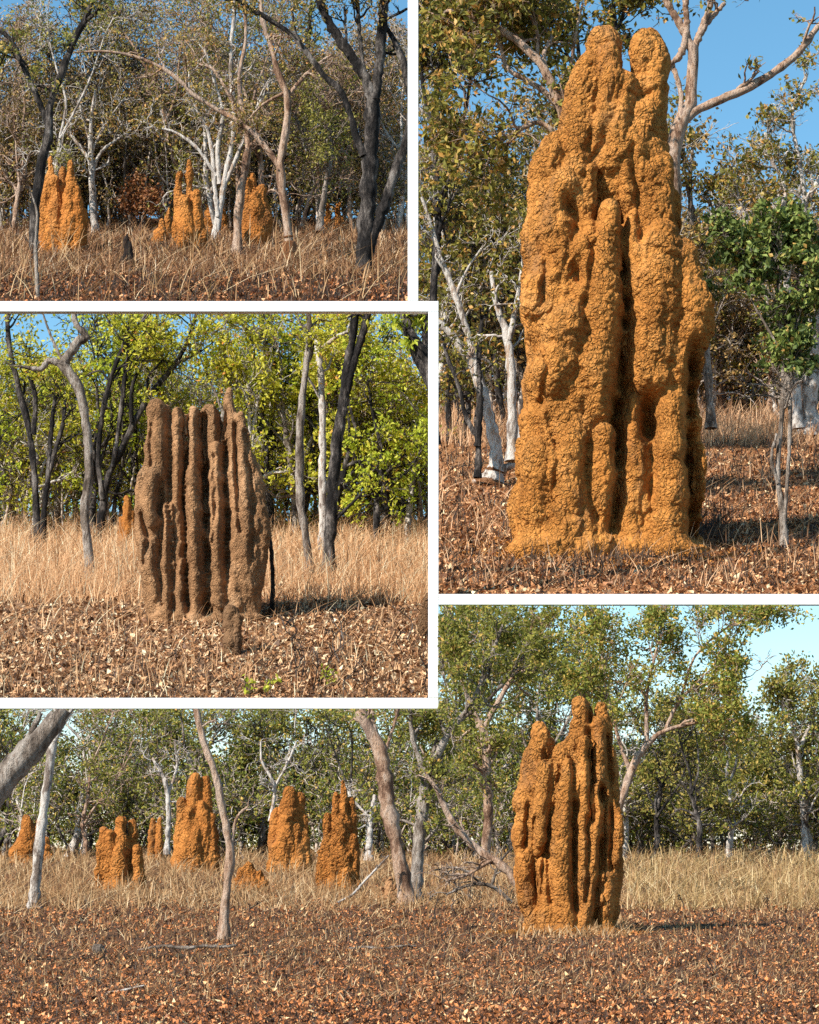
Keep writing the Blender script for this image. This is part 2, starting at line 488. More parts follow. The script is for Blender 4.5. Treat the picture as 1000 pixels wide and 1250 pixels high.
    if k: v[:, 2] = np.maximum(v[:, 2], gz(k, v[:, 1]) - 5 * s)
    x0 = np.mean([c[-1][0] for _, c in cols])
    org = np.array([(x0 - 500) * s, d, EYE + (HOR - row) * s])
    return tag(obj(name, v, q, mat, origin=org), label, cat, group)

def auto_cols(spec, row, rng, depth=10):
    """spec: (top px, top row, r top, base px, r base[, offset]) -> columns reaching the ground"""
    out = []
    for t in spec:
        px, tr, r0, bx, r1 = t[:5]; off = t[5] if len(t) > 5 else rng.uniform(-depth, depth)
        H = row - tr; c = []
        for f in (0, 0.12, 0.3, 0.5, 0.72, 0.9, 1.06):
            c.append((px + (bx - px) * f ** 0.9 + rng.normal() * r0 * 0.08, tr + r0 * 0.8 + (H - r0 * 0.8) * f, (r0 * 0.85 + (r1 - r0 * 0.85) * min(1, f * 1.3)) * (1 + 0.10 * rng.normal())))
        out.append((off, c))
    return out

# ------------------------------------------------------------------ ground cover
def grass(k, name, label, n, rows, xs, h, mat, w=0.9, lean=0.35, seed=0, dens=None, curl=0.6, rowpow=1.0, back=None):
    rng = np.random.default_rng(seed + 77)
    row = rows[0] + (rows[1] - rows[0]) * rng.uniform(0, 1, n) ** rowpow
    px = rng.uniform(xs[0], xs[1], n)
    if dens is not None:
        m = rng.uniform(size=n) < dens(px, row); row, px = row[m], px[m]; n = len(row)
    # tufts
    d = gd(k, row); s = d / F
    cl = noise(np.stack([px / 22, row / 9, px * 0], 1), seed)
    cl = 0.6 * cl + 0.7 * noise(np.stack([px / 8, row / 3.5, px * 0], 1), seed + 8); m = cl > -0.15 + rng.uniform(-.35, .35, n); row, px, d, s, cl = row[m], px[m], d[m], s[m], cl[m]; n = len(row)
    hh = h[0] + (h[1] - h[0]) * rng.beta(1.6, 2.6, n); hh *= np.clip(1 + 0.7 * cl, 0.3, 2)
    hh *= s * (s.mean() / s) ** 0.5
    base = np.stack([(px - 500) * s, d, gz(k, d) - 0.3 * hh * 0.02], 1)
    az = rng.uniform(0, 2 * np.pi, n); ln = np.abs(rng.normal(size=n)) * lean
    dirv = np.stack([np.cos(az) + 0.35, np.sin(az) * 0.6, np.zeros(n)], 1)
    side = np.stack([-np.sin(az * 1.7 + 1), np.cos(az * 1.7 + 1) * 0.3, np.zeros(n)], 1)
    side = side / np.linalg.norm(side, axis=1)[:, None]
    V = []
    for f, wf in ((0, 1), (0.4, 0.85), (0.75, 0.55), (1.0, 0.12)):
        c = base + dirv * (ln * (f + curl * f * f) * hh)[:, None]
        c[:, 2] += hh * f * (1 - 0.25 * np.minimum(ln, 1.2) * f)
        ww = (w * wf * 0.5 * s)[:, None] * side
        V += [c - ww, c + ww]
    V = np.stack(V, 1).reshape(-1, 3)
    b = (np.arange(n) * 8)[:, None]
    Q = np.concatenate([b + np.array([0, 1, 3, 2]), b + np.array([2, 3, 5, 4]), b + np.array([4, 5, 7, 6])])
    V, Q = trim(k, V, Q)
    return tag(obj(name, V, Q, mat, smooth=False), label, 'grass', kind='stuff')

def litter(k, name, label, n, rows, xs, size, mat, seed=0, dens=None, lift=0.35, tilt=0.75, cat='leaf litter', even=False):
    """size in metres; curled dead leaves lying about"""
    rng = np.random.default_rng(seed + 177)
    row = rng.uniform(rows[0], rows[1], n); px = rng.uniform(xs[0], xs[1], n)
    cl = noise(np.stack([px / 45, row / 14, px * 0], 1), seed) + 0.6 * noise(np.stack([px / 14, row / 5, px * 0], 1), seed + 4)
    m = cl > rng.uniform(-1.25, 0.6, n)
    if even: m[:] = True
    if dens is not None: m &= rng.uniform(size=n) < dens(px, row)
    row, px = row[m], px[m]; n = len(row)
    d = gd(k, row); s = d / F
    L = size * np.clip(rng.lognormal(-0.35, 0.5, n), 0.25, 1.6); W = L * rng.uniform(0.18, 0.65, n)
    c = np.stack([(px - 500) * s, d, gz(k, d) + L * lift * rng.uniform(0.1, 1, n)], 1)
    a = rng.normal(size=(n, 3)); a[:, 2] *= tilt; a /= np.linalg.norm(a, axis=1)[:, None]
    b = rng.normal(size=(n, 3)); b -= (b * a).sum(1)[:, None] * a; b /= np.linalg.norm(b, axis=1)[:, None]
    b[:, 2] *= 0.8
    nn = np.cross(a, b); cu = (rng.uniform(-0.5, 0.5, n) * L)[:, None]
    L = L[:, None] / 2; W = W[:, None] / 2
    V = np.stack([c - a * L + nn * cu, c - b * W * 0.9, c + b * W * 0.9, c + a * L * 0.2 - b * W, c + a * L * 0.2 + b * W, c + a * L + nn * cu], 1).reshape(-1, 3)
    i = (np.arange(n) * 6)[:, None]
    Q = np.concatenate([i + np.array([0, 2, 4, 1]) * 1, i + np.array([1, 4, 5, 3])])
    V, Q = trim(k, V, Q)
    return tag(obj(name, V, Q, mat, smooth=False), label, cat, kind='stuff')

def understory(k, name, label, xs, d, row0, hts, n, size, mat, seed=0):
    """far thicket that reads as one mass: low clumps of leaves"""
    rng = np.random.default_rng(seed + 900); s = d / F
    px = rng.uniform(xs[0], xs[1], n); u = rng.uniform(0, 1, n) ** 1.2
    top = hts[0] + (hts[1] - hts[0]) * (0.5 + 0.8 * noise(np.stack([px / 40, px * 0, px * 0], 1), seed))
    h = u * np.clip(top, hts[0] * 0.6, hts[1] * 1.3)
    m = noise(np.stack([px / 13, h / 13, px * 0], 1), seed + 3) + 0.5 * noise(np.stack([px / 5, h / 20, px * 0], 1), seed + 5) > -0.55 + 0.6 * u
    px, h = px[m], h[m]
    dd = d + rng.uniform(-30, 0, len(px)) * s
    c = np.stack([(px - 500) * s, dd, EYE + (HOR - row0) * s + h * s], 1)
    V, Q = leaves(c, size * s, size * 0.5 * s, rng, 0.3); V, Q = trim(k, V, Q)
    return tag(obj(name, V, Q, mat, smooth=False), label, 'woodland', kind='stuff')

def ground(k, xl, xr, mat, name='ground', amp=1.0, thick=0.0, nd=110, nx=120, far=None):
    ds, zs, rs = TAB[k]
    d = ds[0] + (ds[-1] - ds[0]) * np.linspace(0, 1, nd) ** 1.3
    if far: d = np.concatenate([[-6.0, 0.5, 3.0], d, far])
    px = np.linspace(0, 1, nx)
    D, X = np.meshgrid(d, px, indexing='ij')
    s = np.maximum(np.abs(D), 8.0) / F
    x = (xl(D) + (xr(D) - xl(D)) * X - 500) * s
    z = np.interp(D, ds, zs)
    sr = {4: 15, 2: 66, 3: 90, 1: 160}[k] / F
    p = np.stack([x.ravel() / sr / 40, D.ravel() / sr / 160, x.ravel() * 0], 1)
    z = z + ((noise(p, k) - 0.6) * 1.1 * amp * sr).reshape(z.shape) * np.clip((D - ds[0]) / (ds[-1] - ds[0]) * 12, 0, 1)
    v = np.stack([x, D, z], -1).reshape(-1, 3)
    n0, n1 = D.shape
    i, j = np.meshgrid(np.arange(n0 - 1), np.arange(n1 - 1), indexing='ij')
    b = i * n1 + j
    q = np.stack([b, b + 1, b + n1 + 1, b + n1], -1).reshape(-1, 4)
    if thick:
        ring = np.concatenate([np.arange(n1), np.arange(1, n0) * n1 + n1 - 1, (n0 - 1) * n1 + np.arange(n1 - 2, -1, -1), np.arange(n0 - 2, 0, -1) * n1])
        vv = v[ring].copy(); vv[:, 2] -= thick
        N = len(v); m = len(ring); a = np.arange(m); a2 = (a + 1) % m
        q = np.concatenate([q, np.stack([ring[a], N + a, N + a2, ring[a2]], 1)])
        lo = v.copy(); lo[:, 2] -= thick
        q2 = (q[:(n0 - 1) * (n1 - 1)] + N + m)[:, ::-1]
        v = np.concatenate([v, vv, lo]); q = np.concatenate([q, q2])
    return tag(obj(name, v, q, mat), kind='structure')


# ================================================================== world, sun, camera
w = bpy.data.worlds.new('World'); SC.world = w; w.use_nodes = True
nt = w.node_tree
bg = nt.nodes['Background']
sky = nt.nodes.new('ShaderNodeTexSky'); sky.sky_type = 'NISHITA'; sky.sun_disc = False
sky.sun_elevation = math.radians(SUN_EL); sky.sun_rotation = math.radians(180 + SUN_AZ)
sky.air_density = 1.0; sky.dust_density = 0.0; sky.ozone_density = 4.0; sky.altitude = 500
hs = nt.nodes.new('ShaderNodeHueSaturation'); hs.inputs['Hue'].default_value = 0.481; hs.inputs['Saturation'].default_value = 1.1; hs.inputs['Value'].default_value = 1.62
nt.links.new(sky.outputs[0], hs.inputs['Color']); nt.links.new(hs.outputs[0], bg.inputs[0]); bg.inputs[1].default_value = 0.066
sl = bpy.data.lights.new('sun', 'SUN'); sl.energy = 5.0; sl.angle = math.radians(0.5); sl.color = (1.0, 0.95, 0.86)
so = bpy.data.objects.new('sun', sl); COL.objects.link(so)
sd = Vector((-math.sin(math.radians(SUN_AZ)) * math.cos(math.radians(SUN_EL)), -math.cos(math.radians(SUN_AZ)) * math.cos(math.radians(SUN_EL)), math.sin(math.radians(SUN_EL))))
so.rotation_euler = sd.to_track_quat('Z', 'Y').to_euler(); so.location = (-20, -20, 40)
cam = bpy.data.cameras.new('camera'); co = bpy.data.objects.new('camera', cam); COL.objects.link(co)
co.location = (0, 0, EYE); co.rotation_euler = (math.radians(90), 0, 0)
cam.sensor_fit = 'HORIZONTAL'; cam.sensor_width = 36; cam.lens = 36 * F / 1000; cam.shift_y = (HOR - 625) / 1000
cam.clip_start = 0.1; cam.clip_end = 20000
SC.camera = co
SC.view_settings.view_transform = 'Standard'; SC.view_settings.look = 'None'; SC.view_settings.exposure = 0.74; SC.view_settings.gamma = 1
SC.cycles.max_bounces = 6; SC.cycles.transparent_max_bounces = 4; SC.cycles.diffuse_bounces = 3; SC.cycles.use_denoising = False

# ================================================================== materials
S4, S2, S3, S1 = 21 / F, 66 / F, 90 / F, 168 / F
clay4 = clay_mat('orange_clay', S4, (0.37, 0.138, 0.030), (0.52, 0.215, 0.051), (0.59, 0.27, 0.084), 0.8)
clay4b = clay_mat('red_orange_clay', 36 / F, (0.34, 0.115, 0.024), (0.48, 0.185, 0.043), (0.55, 0.24, 0.068), 0.7)
clay2 = clay_mat('ochre_clay', S2, (0.40, 0.150, 0.030), (0.54, 0.225, 0.052), (0.61, 0.285, 0.088), 0.8)
clay3 = clay_mat('brown_clay', S3, (0.27, 0.135, 0.060), (0.42, 0.225, 0.108), (0.55, 0.33, 0.18), 0.45, (0.12, 0.085, 0.055))
clay3d = clay_mat('shaded_brown_clay', S3, (0.14, 0.075, 0.036), (0.21, 0.115, 0.058), (0.30, 0.17, 0.09), 0.5, (0.06, 0.04, 0.03))  # brown clay darkened to paint in the shade on the front stub
clay1 = clay_mat('bright_orange_clay', S1, (0.42, 0.145, 0.03), (0.56, 0.215, 0.05), (0.6, 0.26, 0.075), 0.6)
def gum(name, s, fine=7.0):
    return bark_mat(name, s, [(0.30, (0.20, 0.15, 0.12)), (0.42, (0.50, 0.43, 0.37)), (0.6, (0.66, 0.60, 0.54)), (0.72, (0.42, 0.30, 0.22))], 0, fine)
def pink(name, s):
    return bark_mat(name, s, [(0.28, (0.17, 0.09, 0.055)), (0.45, (0.42, 0.26, 0.17)), (0.62, (0.55, 0.40, 0.30)), (0.75, (0.30, 0.20, 0.15))], 0.3)
def dark(name, s):
    return bark_mat(name, s, [(0.34, (0.016, 0.013, 0.012)), (0.52, (0.055, 0.045, 0.04)), (0.68, (0.17, 0.14, 0.12)), (0.8, (0.30, 0.26, 0.23))], 1.6)
def grey(name, s):
    return bark_mat(name, s, [(0.25, (0.07, 0.05, 0.037)), (0.48, (0.24, 0.185, 0.145)), (0.66, (0.46, 0.39, 0.33)), (0.85, (0.20, 0.13, 0.09))], 0.8)
B = {k: dict(gum=gum('pale_gum_bark', s), pink=pink('pink_brown_bark', s), dark=dark('dark_fissured_bark', s), grey=grey('grey_bark', s)) for k, s in ((4, 40 / F), (2, 75 / F), (3, 100 / F), (1, 180 / F))}
stub_m = bark_mat('burnt_wood', S3, [(0.35, (0.012, 0.009, 0.008)), (0.6, (0.035, 0.022, 0.016)), (0.8, (0.09, 0.055, 0.035))], 1)
mud_m = bark_mat('orange_mud_bark', S1, [(0.35, (0.20, 0.08, 0.03)), (0.6, (0.36, 0.17, 0.08)), (0.8, (0.45, 0.25, 0.14))], 1)

L4 = leaf_mat('olive_gum_leaves', [(0, (0.111, 0.147, 0.023)), (0.4, (0.242, 0.267, 0.045)), (0.8, (0.443, 0.380, 0.076)), (1, (0.725, 0.431, 0.115))], 0.4)
L4b = leaf_mat('deep_green_leaves', [(0, (0.098, 0.114, 0.018)), (0.5, (0.227, 0.228, 0.040)), (0.9, (0.416, 0.360, 0.070)), (1, (0.650, 0.360, 0.100))], 0.4)
BW = {k: leaf_mat('distant_bark', [(0, (0.03, 0.025, 0.02)), (0.4, (0.12, 0.09, 0.07)), (0.6, (0.34, 0.25, 0.19)), (1, (0.6, 0.52, 0.45))], 0) for k in (1, 2, 3, 4)}
L4y = leaf_mat('yellowing_leaves', [(0, (0.123, 0.143, 0.021)), (0.5, (0.273, 0.260, 0.052)), (1, (0.546, 0.377, 0.104))], 0.4)
L3 = leaf_mat('yellow_green_leaves', [(0, (0.205, 0.216, 0.013)), (0.35, (0.473, 0.461, 0.032)), (0.75, (0.787, 0.706, 0.074)), (0.92, (0.850, 0.792, 0.147)), (1, (0.787, 0.288, 0.064))], 0.5)
L3b = leaf_mat('lime_shrub_leaves', [(0, (0.239, 0.304, 0.018)), (0.5, (0.505, 0.569, 0.046)), (1, (0.796, 0.759, 0.110))], 0.5)
L1 = leaf_mat('dull_olive_leaves', [(0, (0.104, 0.090, 0.022)), (0.4, (0.260, 0.206, 0.050)), (0.75, (0.442, 0.325, 0.083)), (0.9, (0.598, 0.275, 0.077)), (1, (0.780, 0.525, 0.176))], 0.4)
L1b = leaf_mat('brown_grey_leaves', [(0, (0.116, 0.081, 0.029)), (0.5, (0.290, 0.196, 0.069)), (1, (0.551, 0.324, 0.115))], 0.2)
L1g = leaf_mat('soft_green_leaves', [(0, (0.111, 0.119, 0.022)), (0.5, (0.273, 0.250, 0.050)), (1, (0.546, 0.450, 0.110))], 0.4)
L2 = leaf_mat('dark_olive_leaves', [(0, (0.066, 0.063, 0.014)), (0.4, (0.192, 0.178, 0.030)), (0.75, (0.396, 0.322, 0.060)), (0.92, (0.600, 0.287, 0.070)), (1, (0.744, 0.483, 0.180))], 0.4)
L2g = leaf_mat('fresh_green_leaves', [(0, (0.05, 0.075, 0.018)), (0.5, (0.14, 0.185, 0.04)), (0.9, (0.32, 0.36, 0.09)), (1, (0.52, 0.25, 0.07))], 0.25)
Lred = leaf_mat('scorched_leaves', [(0, (0.12, 0.04, 0.015)), (0.6, (0.28, 0.10, 0.03)), (1, (0.40, 0.2, 0.08))], 0.2)
G4 = leaf_mat('straw_grass', [(0, (0.216, 0.097, 0.038)), (0.5, (0.410, 0.223, 0.093)), (0.9, (0.626, 0.407, 0.204)), (1, (0.810, 0.601, 0.357))], 0.2)
G4g = leaf_mat('greenish_straw_grass', [(0, (0.168, 0.095, 0.033)), (0.4, (0.357, 0.218, 0.082)), (0.8, (0.609, 0.408, 0.180)), (1, (0.819, 0.627, 0.344))], 0.15)
G3 = leaf_mat('golden_dry_grass', [(0, (0.393, 0.192, 0.081)), (0.4, (0.670, 0.373, 0.180)), (0.85, (0.878, 0.576, 0.322)), (1, (0.900, 0.832, 0.568))], 0.3)
G1 = leaf_mat('russet_dry_grass', [(0, (0.05, 0.020, 0.008)), (0.35, (0.20, 0.085, 0.035)), (0.7, (0.44, 0.22, 0.095)), (0.92, (0.66, 0.42, 0.23)), (1, (0.82, 0.66, 0.46))], 0.15)
G2 = leaf_mat('pinkish_dry_grass', [(0, (0.338, 0.159, 0.077)), (0.5, (0.598, 0.342, 0.176)), (1, (0.858, 0.561, 0.330))], 0.2)
Gk = leaf_mat('charred_grass', [(0, (0.012, 0.009, 0.007)), (0.7, (0.05, 0.03, 0.02)), (1, (0.18, 0.10, 0.05))], 0.0)
Q4 = leaf_mat('rust_leaf_litter', [(0, (0.033, 0.018, 0.011)), (0.32, (0.146, 0.057, 0.025)), (0.62, (0.439, 0.154, 0.049)), (0.88, (0.747, 0.281, 0.094)), (1, (0.850, 0.616, 0.320))], 0.1)
Q2 = leaf_mat('brown_leaf_litter', [(0, (0.045, 0.023, 0.012)), (0.35, (0.210, 0.082, 0.032)), (0.7, (0.540, 0.239, 0.095)), (0.93, (0.825, 0.454, 0.222)), (1, (0.850, 0.756, 0.475))], 0.1)
Q3 = leaf_mat('pale_leaf_litter', [(0, (0.046, 0.022, 0.011)), (0.3, (0.209, 0.089, 0.037)), (0.62, (0.524, 0.267, 0.121)), (0.85, (0.768, 0.475, 0.258)), (1, (0.850, 0.741, 0.500))], 0.15)
Q1 = leaf_mat('russet_leaf_litter', [(0, (0.043, 0.018, 0.010)), (0.4, (0.216, 0.074, 0.025)), (0.75, (0.490, 0.180, 0.061)), (1, (0.835, 0.432, 0.204))], 0.1)
soil4 = ground_mat('burnt_soil', 15 / F, [(0.035, 0.018, 0.010), (0.13, 0.064, 0.033), (0.28, 0.14, 0.07)], (0.025, 0.016, 0.012), 0.42)
soil2 = ground_mat('orange_soil', S2, [(0.17, 0.075, 0.03), (0.36, 0.165, 0.068), (0.52, 0.26, 0.115)], (0.08, 0.045, 0.03), 0.38)
soil3 = ground_mat('dusty_soil', S3, [(0.10, 0.055, 0.03), (0.27, 0.15, 0.085), (0.45, 0.28, 0.17)], (0.05, 0.032, 0.022), 0.38)
soil1 = ground_mat('russet_soil', S1, [(0.04, 0.017, 0.008), (0.14, 0.058, 0.026), (0.33, 0.15, 0.065)], (0.02, 0.012, 0.008), 0.5)
m, n_, b_, o_ = new_mat('white_paint')
p_, g_ = coords(n_); b_.inputs['Roughness'].default_value = 0.6
n_.links.new(ramp(n_, [(0.3, (0.84, 0.84, 0.83)), (0.7, (0.88, 0.88, 0.87))], noise_n(n_, 3, 4, 0.6, p_)), b_.inputs['Base Color'])
white = m

# ================================================================== the ground of the four landscapes
ground(4, lambda d: -260 + d * 0, lambda d: 1260 + d * 0, soil4, far=[75, 110, 200, 400, 900, 2500, 7000], nx=160, nd=170)
ground(2, lambda d: 529.5 + d * 0, lambda d: 1130 + d * 0, soil2, thick=0.08)
ground(3, lambda d: -130 + d * 0, lambda d: 529 + d * 0, soil3, thick=0.1)
ground(1, lambda d: -130 + d * 0, lambda d: 505 + d * 0, soil1, thick=0.06)

# ================================================================== white strips between the four pictures, built as rails and posts
st = empty('white_dividers', (float(P(-40, 0, 58)[0]), 57.8, 0.6))
tag(st, 'white strips between the four termite mound pictures, built as rails and posts', 'picture divider')
def bar(name, x0, x1, r0, r1, dd=0.28, z1=None, z0=None):
    D = 57.7; a = P(x0, r1, D); b = P(x1, r0, D)
    lo = np.array([a[0], D, a[2] if z0 is None else z0]); hi = np.array([b[0], D + dd, b[2]])
    bm_v = np.array([[x, y, z] for x in (lo[0], hi[0]) for y in (lo[1], hi[1]) for z in (lo[2], hi[2])])
    q = np.array([[0, 1, 3, 2], [4, 6, 7, 5], [0, 4, 5, 1], [2, 3, 7, 6], [0, 2, 6, 4], [1, 5, 7, 3]])
    o = obj(name, bm_v, q, white, st, smooth=False)
    bv = o.modifiers.new('edge', 'BEVEL'); bv.width = 0.012; bv.segments = 2
    return o
bar('rail', -28, 535.5, 367.5, 380.2)
bar('rail', -28, 535.5, 852, 865.2)
bar('rail', 535.8, 1028, 725.2, 738.2)
bar('post', 523, 535.5, 380.4, 851.8)
bar('post', 498, 510.8, -30, 367.3)
bar('post', -40, -28.2, 367.5, 1040, z0=0.5)
bar('post', 1028.2, 1040, 725.2, 1040, z0=0.5)

# ================================================================== termite mounds
make_mound('termite_mound', 'huge ochre termite mound with twin towers and deep dark clefts filling the upper right landscape', [
    (-4, [(737, 50, 23), (734, 80, 27), (724, 115, 32), (718, 150, 34), (712, 200, 34)]), (12, [(722, 78, 14), (706, 115, 18), (703, 150, 18), (704, 195, 18)]),
    (22, [(742, 70, 12), (738, 110, 16), (730, 150, 16), (724, 185, 15)]),
    (10, [(675, 180, 17), (672, 200, 21), (669, 225, 23), (670, 260, 26), (664, 310, 30)]), (30, [(686, 232, 22), (680, 262, 20), (676, 285, 16)]),
    (24, [(707, 215, 18), (712, 250, 16), (716, 290, 16)]),
    (6, [(690, 240, 40), (686, 300, 46), (684, 380, 48), (688, 440, 48), (690, 520, 52), (688, 600, 58), (686, 690, 58)]),
    (36, [(704, 310, 20), (690, 330, 22), (678, 350, 20)]), (30, [(656, 350, 20), (654, 382, 19)]), (48, [(690, 400, 26), (680, 440, 26), (672, 470, 24)]),
    (40, [(712, 420, 20), (706, 470, 22), (694, 510, 20)]),
    (44, [(656, 560, 24), (654, 620, 24), (654, 690, 26)]), (50, [(694, 540, 22), (690, 590, 26), (684, 640, 28), (680, 690, 34)]), (54, [(716, 580, 14), (712, 640, 16), (704, 690, 22)]),
    (0, [(792, 56, 24), (793, 90, 25), (790, 130, 25), (788, 170, 29), (789, 220, 33), (792, 270, 37), (800, 330, 42), (806, 400, 46), (804, 460, 45), (806, 540, 42), (806, 620, 44), (804, 690, 50)]),
    (16, [(786, 140, 20), (780, 180, 18), (770, 215, 16), (764, 240, 14)]), (18, [(806, 200, 12), (808, 235, 14), (812, 270, 14)]), (26, [(800, 300, 30), (800, 360, 34), (796, 420, 32), (798, 470, 28)]),
    (42, [(741, 266, 13), (740, 290, 17), (737, 320, 21), (735, 350, 23), (733, 380, 25), (731, 410, 28), (728, 440, 30), (726, 475, 28), (728, 505, 22)]), (44, [(718, 330, 16), (712, 380, 20), (708, 430, 20)]),
    (48, [(737, 540, 17), (735, 570, 20), (734, 605, 19), (733, 632, 15)]), (40, [(728, 640, 20), (724, 690, 30)]),
    (34, [(769, 532, 14), (770, 570, 17), (768, 610, 16), (765, 650, 18), (764, 690, 24)]), (26, [(772, 500, 16), (768, 530, 14)]),
    (34, [(815, 500, 20), (815, 550, 22), (814, 600, 24), (812, 650, 27), (810, 690, 36)]), (30, [(782, 655, 18), (784, 690, 30)]),
    (22, [(846, 372, 19), (853, 398, 19), (850, 422, 16)]), (24, [(828, 310, 16), (838, 360, 24), (840, 400, 24), (830, 450, 24), (826, 490, 20)]), (30, [(770, 290, 16), (782, 340, 22), (782, 400, 24), (782, 450, 22)]),
    (18, [(850, 550, 9), (851, 572, 11), (851, 600, 10), (847, 635, 8)]), (-20, [(838, 480, 16), (840, 570, 16), (838, 690, 16)]),
    (-6, [(764, 108, 20), (760, 150, 26), (758, 200, 32), (752, 235, 34)]), (22, [(792, 545, 20), (794, 600, 24), (788, 690, 30)]), (34, [(722, 290, 14), (716, 360, 20), (712, 430, 22), (712, 520, 20)]), (18, [(758, 105, 16), (750, 150, 22), (742, 200, 24)]), (16, [(770, 180, 22), (768, 225, 22), (772, 260, 16)]), (14, [(700, 150, 22), (704, 230, 26), (700, 300, 26)]), (-32, [(764, 112, 26), (758, 200, 46), (756, 300, 56), (752, 400, 64), (750, 500, 64), (748, 600, 70), (746, 695, 80)]),
], 672, 66, clay2, k=2, vox=1.5, smooth_it=2, seed=11, rough=0.9, skirt=18, clefts=[
    (5, 26, [(758, 262), (760, 300), (762, 350), (760, 390)]), (9, 46, [(761, 400), (758, 440), (754, 475), (747, 505)]), (6, 40, [(744, 512), (752, 530), (752, 560)]),
    (6, 38, [(751, 565), (750, 590), (748, 625), (742, 652)]), (9, 60, [(790, 502), (791, 515), (793, 530)]), (5, 14, [(794, 535), (794, 580), (790, 630)]),
    (7, 50, [(845, 432), (842, 470), (841, 530), (843, 580), (845, 620), (843, 650)]), (7, 22, [(693, 260), (699, 272), (703, 286)]), (6, 18, [(698, 338), (704, 352)]),
    (4, 8, [(762, 85), (754, 130), (744, 160), (730, 188), (716, 206), (711, 225)]), (4, 7, [(700, 290), (690, 325), (680, 352)]), (4, 12, [(731, 95), (724, 140), (716, 190)]),
    (5, 13, [(727, 275), (722, 320), (716, 358), (710, 395), (716, 420)]), (5, 15, [(714, 552), (713, 590), (717, 625), (722, 640)]), (4, 12, [(768, 190), (776, 250), (780, 300)]), (4, 12, [(822, 225), (824, 260), (830, 290)]),
    (4, 10, [(655, 300), (664, 330), (660, 380)]), (4, 12, [(668, 520), (676, 560), (672, 620)]), (3, 8, [(790, 120), (775, 124), (766, 122)]), (4, 12, [(648, 420), (664, 450), (660, 500)])])

make_mound('termite_mound', 'tall fluted orange termite mound on scorched soil with many crowded columns', [
    (0, [(659, 890, 12), (657, 915, 13), (651, 945, 18), (648, 985, 20), (645, 1030, 19), (646, 1080, 16), (656, 1145, 14)]),
    (-5, [(672, 905, 7), (674, 935, 9), (673, 970, 12)]),
    (-8, [(684, 945, 15), (680, 1000, 28), (682, 1080, 34), (684, 1145, 32)]), (14, [(676, 1000, 8), (674, 1050, 9), (677, 1100, 10), (678, 1145, 12)]), (18, [(704, 925, 8), (703, 980, 10), (702, 1050, 11), (701, 1145, 12)]), (10, [(700, 905, 9), (688, 935, 9)]), (2, [(741, 905, 7), (747, 960, 8), (750, 1000, 8)]),
    (8, [(686, 918, 11), (685, 950, 16), (683, 1000, 20)]), (4, [(727, 885, 12), (728, 940, 15), (729, 1000, 17), (728, 1145, 18)]), (12, [(742, 960, 8), (744, 1010, 10), (744, 1060, 10), (740, 1110, 9)]),
    (0, [(710, 860, 12), (710, 890, 16), (706, 930, 19), (700, 980, 26), (698, 1050, 34), (696, 1145, 34)]),
    (-6, [(735, 862, 8), (738, 890, 10), (742, 940, 13), (746, 1000, 14), (747, 1060, 14), (740, 1140, 12)]),
    (28, [(694, 935, 9), (690, 965, 13), (686, 1010, 14), (684, 1060, 15), (687, 1145, 16)]),
    (20, [(668, 940, 13), (664, 975, 14), (658, 1010, 15), (654, 1035, 10)]), (30, [(658, 982, 8), (660, 1010, 9), (656, 1030, 7)]),
    (26, [(716, 905, 8), (713, 950, 9), (711, 1000, 11), (712, 1060, 13), (712, 1145, 13)]),
    (16, [(728, 915, 8), (731, 955, 8), (735, 1000, 9), (739, 1060, 11), (736, 1140, 12)]),
    (30, [(726, 962, 6), (728, 1000, 8), (728, 1050, 9), (726, 1100, 8)]),
    (8, [(640, 1048, 11), (640, 1070, 13), (646, 1100, 13), (658, 1145, 12)]), (24, [(664, 1055, 10), (666, 1100, 12), (670, 1145, 14)]),
    (2, [(750, 1050, 10), (751, 1075, 10), (744, 1115, 9)]),
    (24, [(752, 990, 5), (752, 1020, 7), (750, 1050, 7)]),
], 1137, 21, clay4, k=4, vox=1.2, fs=0.5, seed=21, rough=1.0, smooth_it=2, skirt=12, clefts=[
    (3.5, 10.23, [(675, 930), (671, 982), (667, 1040), (671, 1100)]), (3.5, 24, [(699, 930), (698, 982), (700, 1044), (701, 1110)]), (4, 26, [(719, 895), (721, 950), (722, 1000)]),
    (4.5, 30, [(733, 966), (733, 1010), (732, 1065), (725, 1120)]), (3, 16, [(720, 848), (722, 880)]), (3, 18, [(664, 918), (668, 930)]), (3, 14, [(652, 1000), (650, 1040), (656, 1080)]), (2.5, 10, [(662, 1040), (660, 1090)]), (3, 16, [(742, 900), (745, 950), (747, 1010), (744, 1060)]), (3, 14, [(716, 1000), (717, 1050), (714, 1100)]), (4, 18, [(645, 985), (643, 1030)])])

def small(k, name, label, spec, row, mat, seed, vox=1.0, fs=0.34, depth=13, extra=(), group=None, d=None, rough=1.15, smooth_it=1, cat='termite mound'):
    rng = np.random.default_rng(seed)
    make_mound(name, label, auto_cols(spec, row, rng, depth) + list(extra), row, float(gd(k, row)) if d is None else d, mat, k=k, vox=vox, seed=seed, fs=fs, rough=rough, smooth_it=smooth_it, cat=cat)
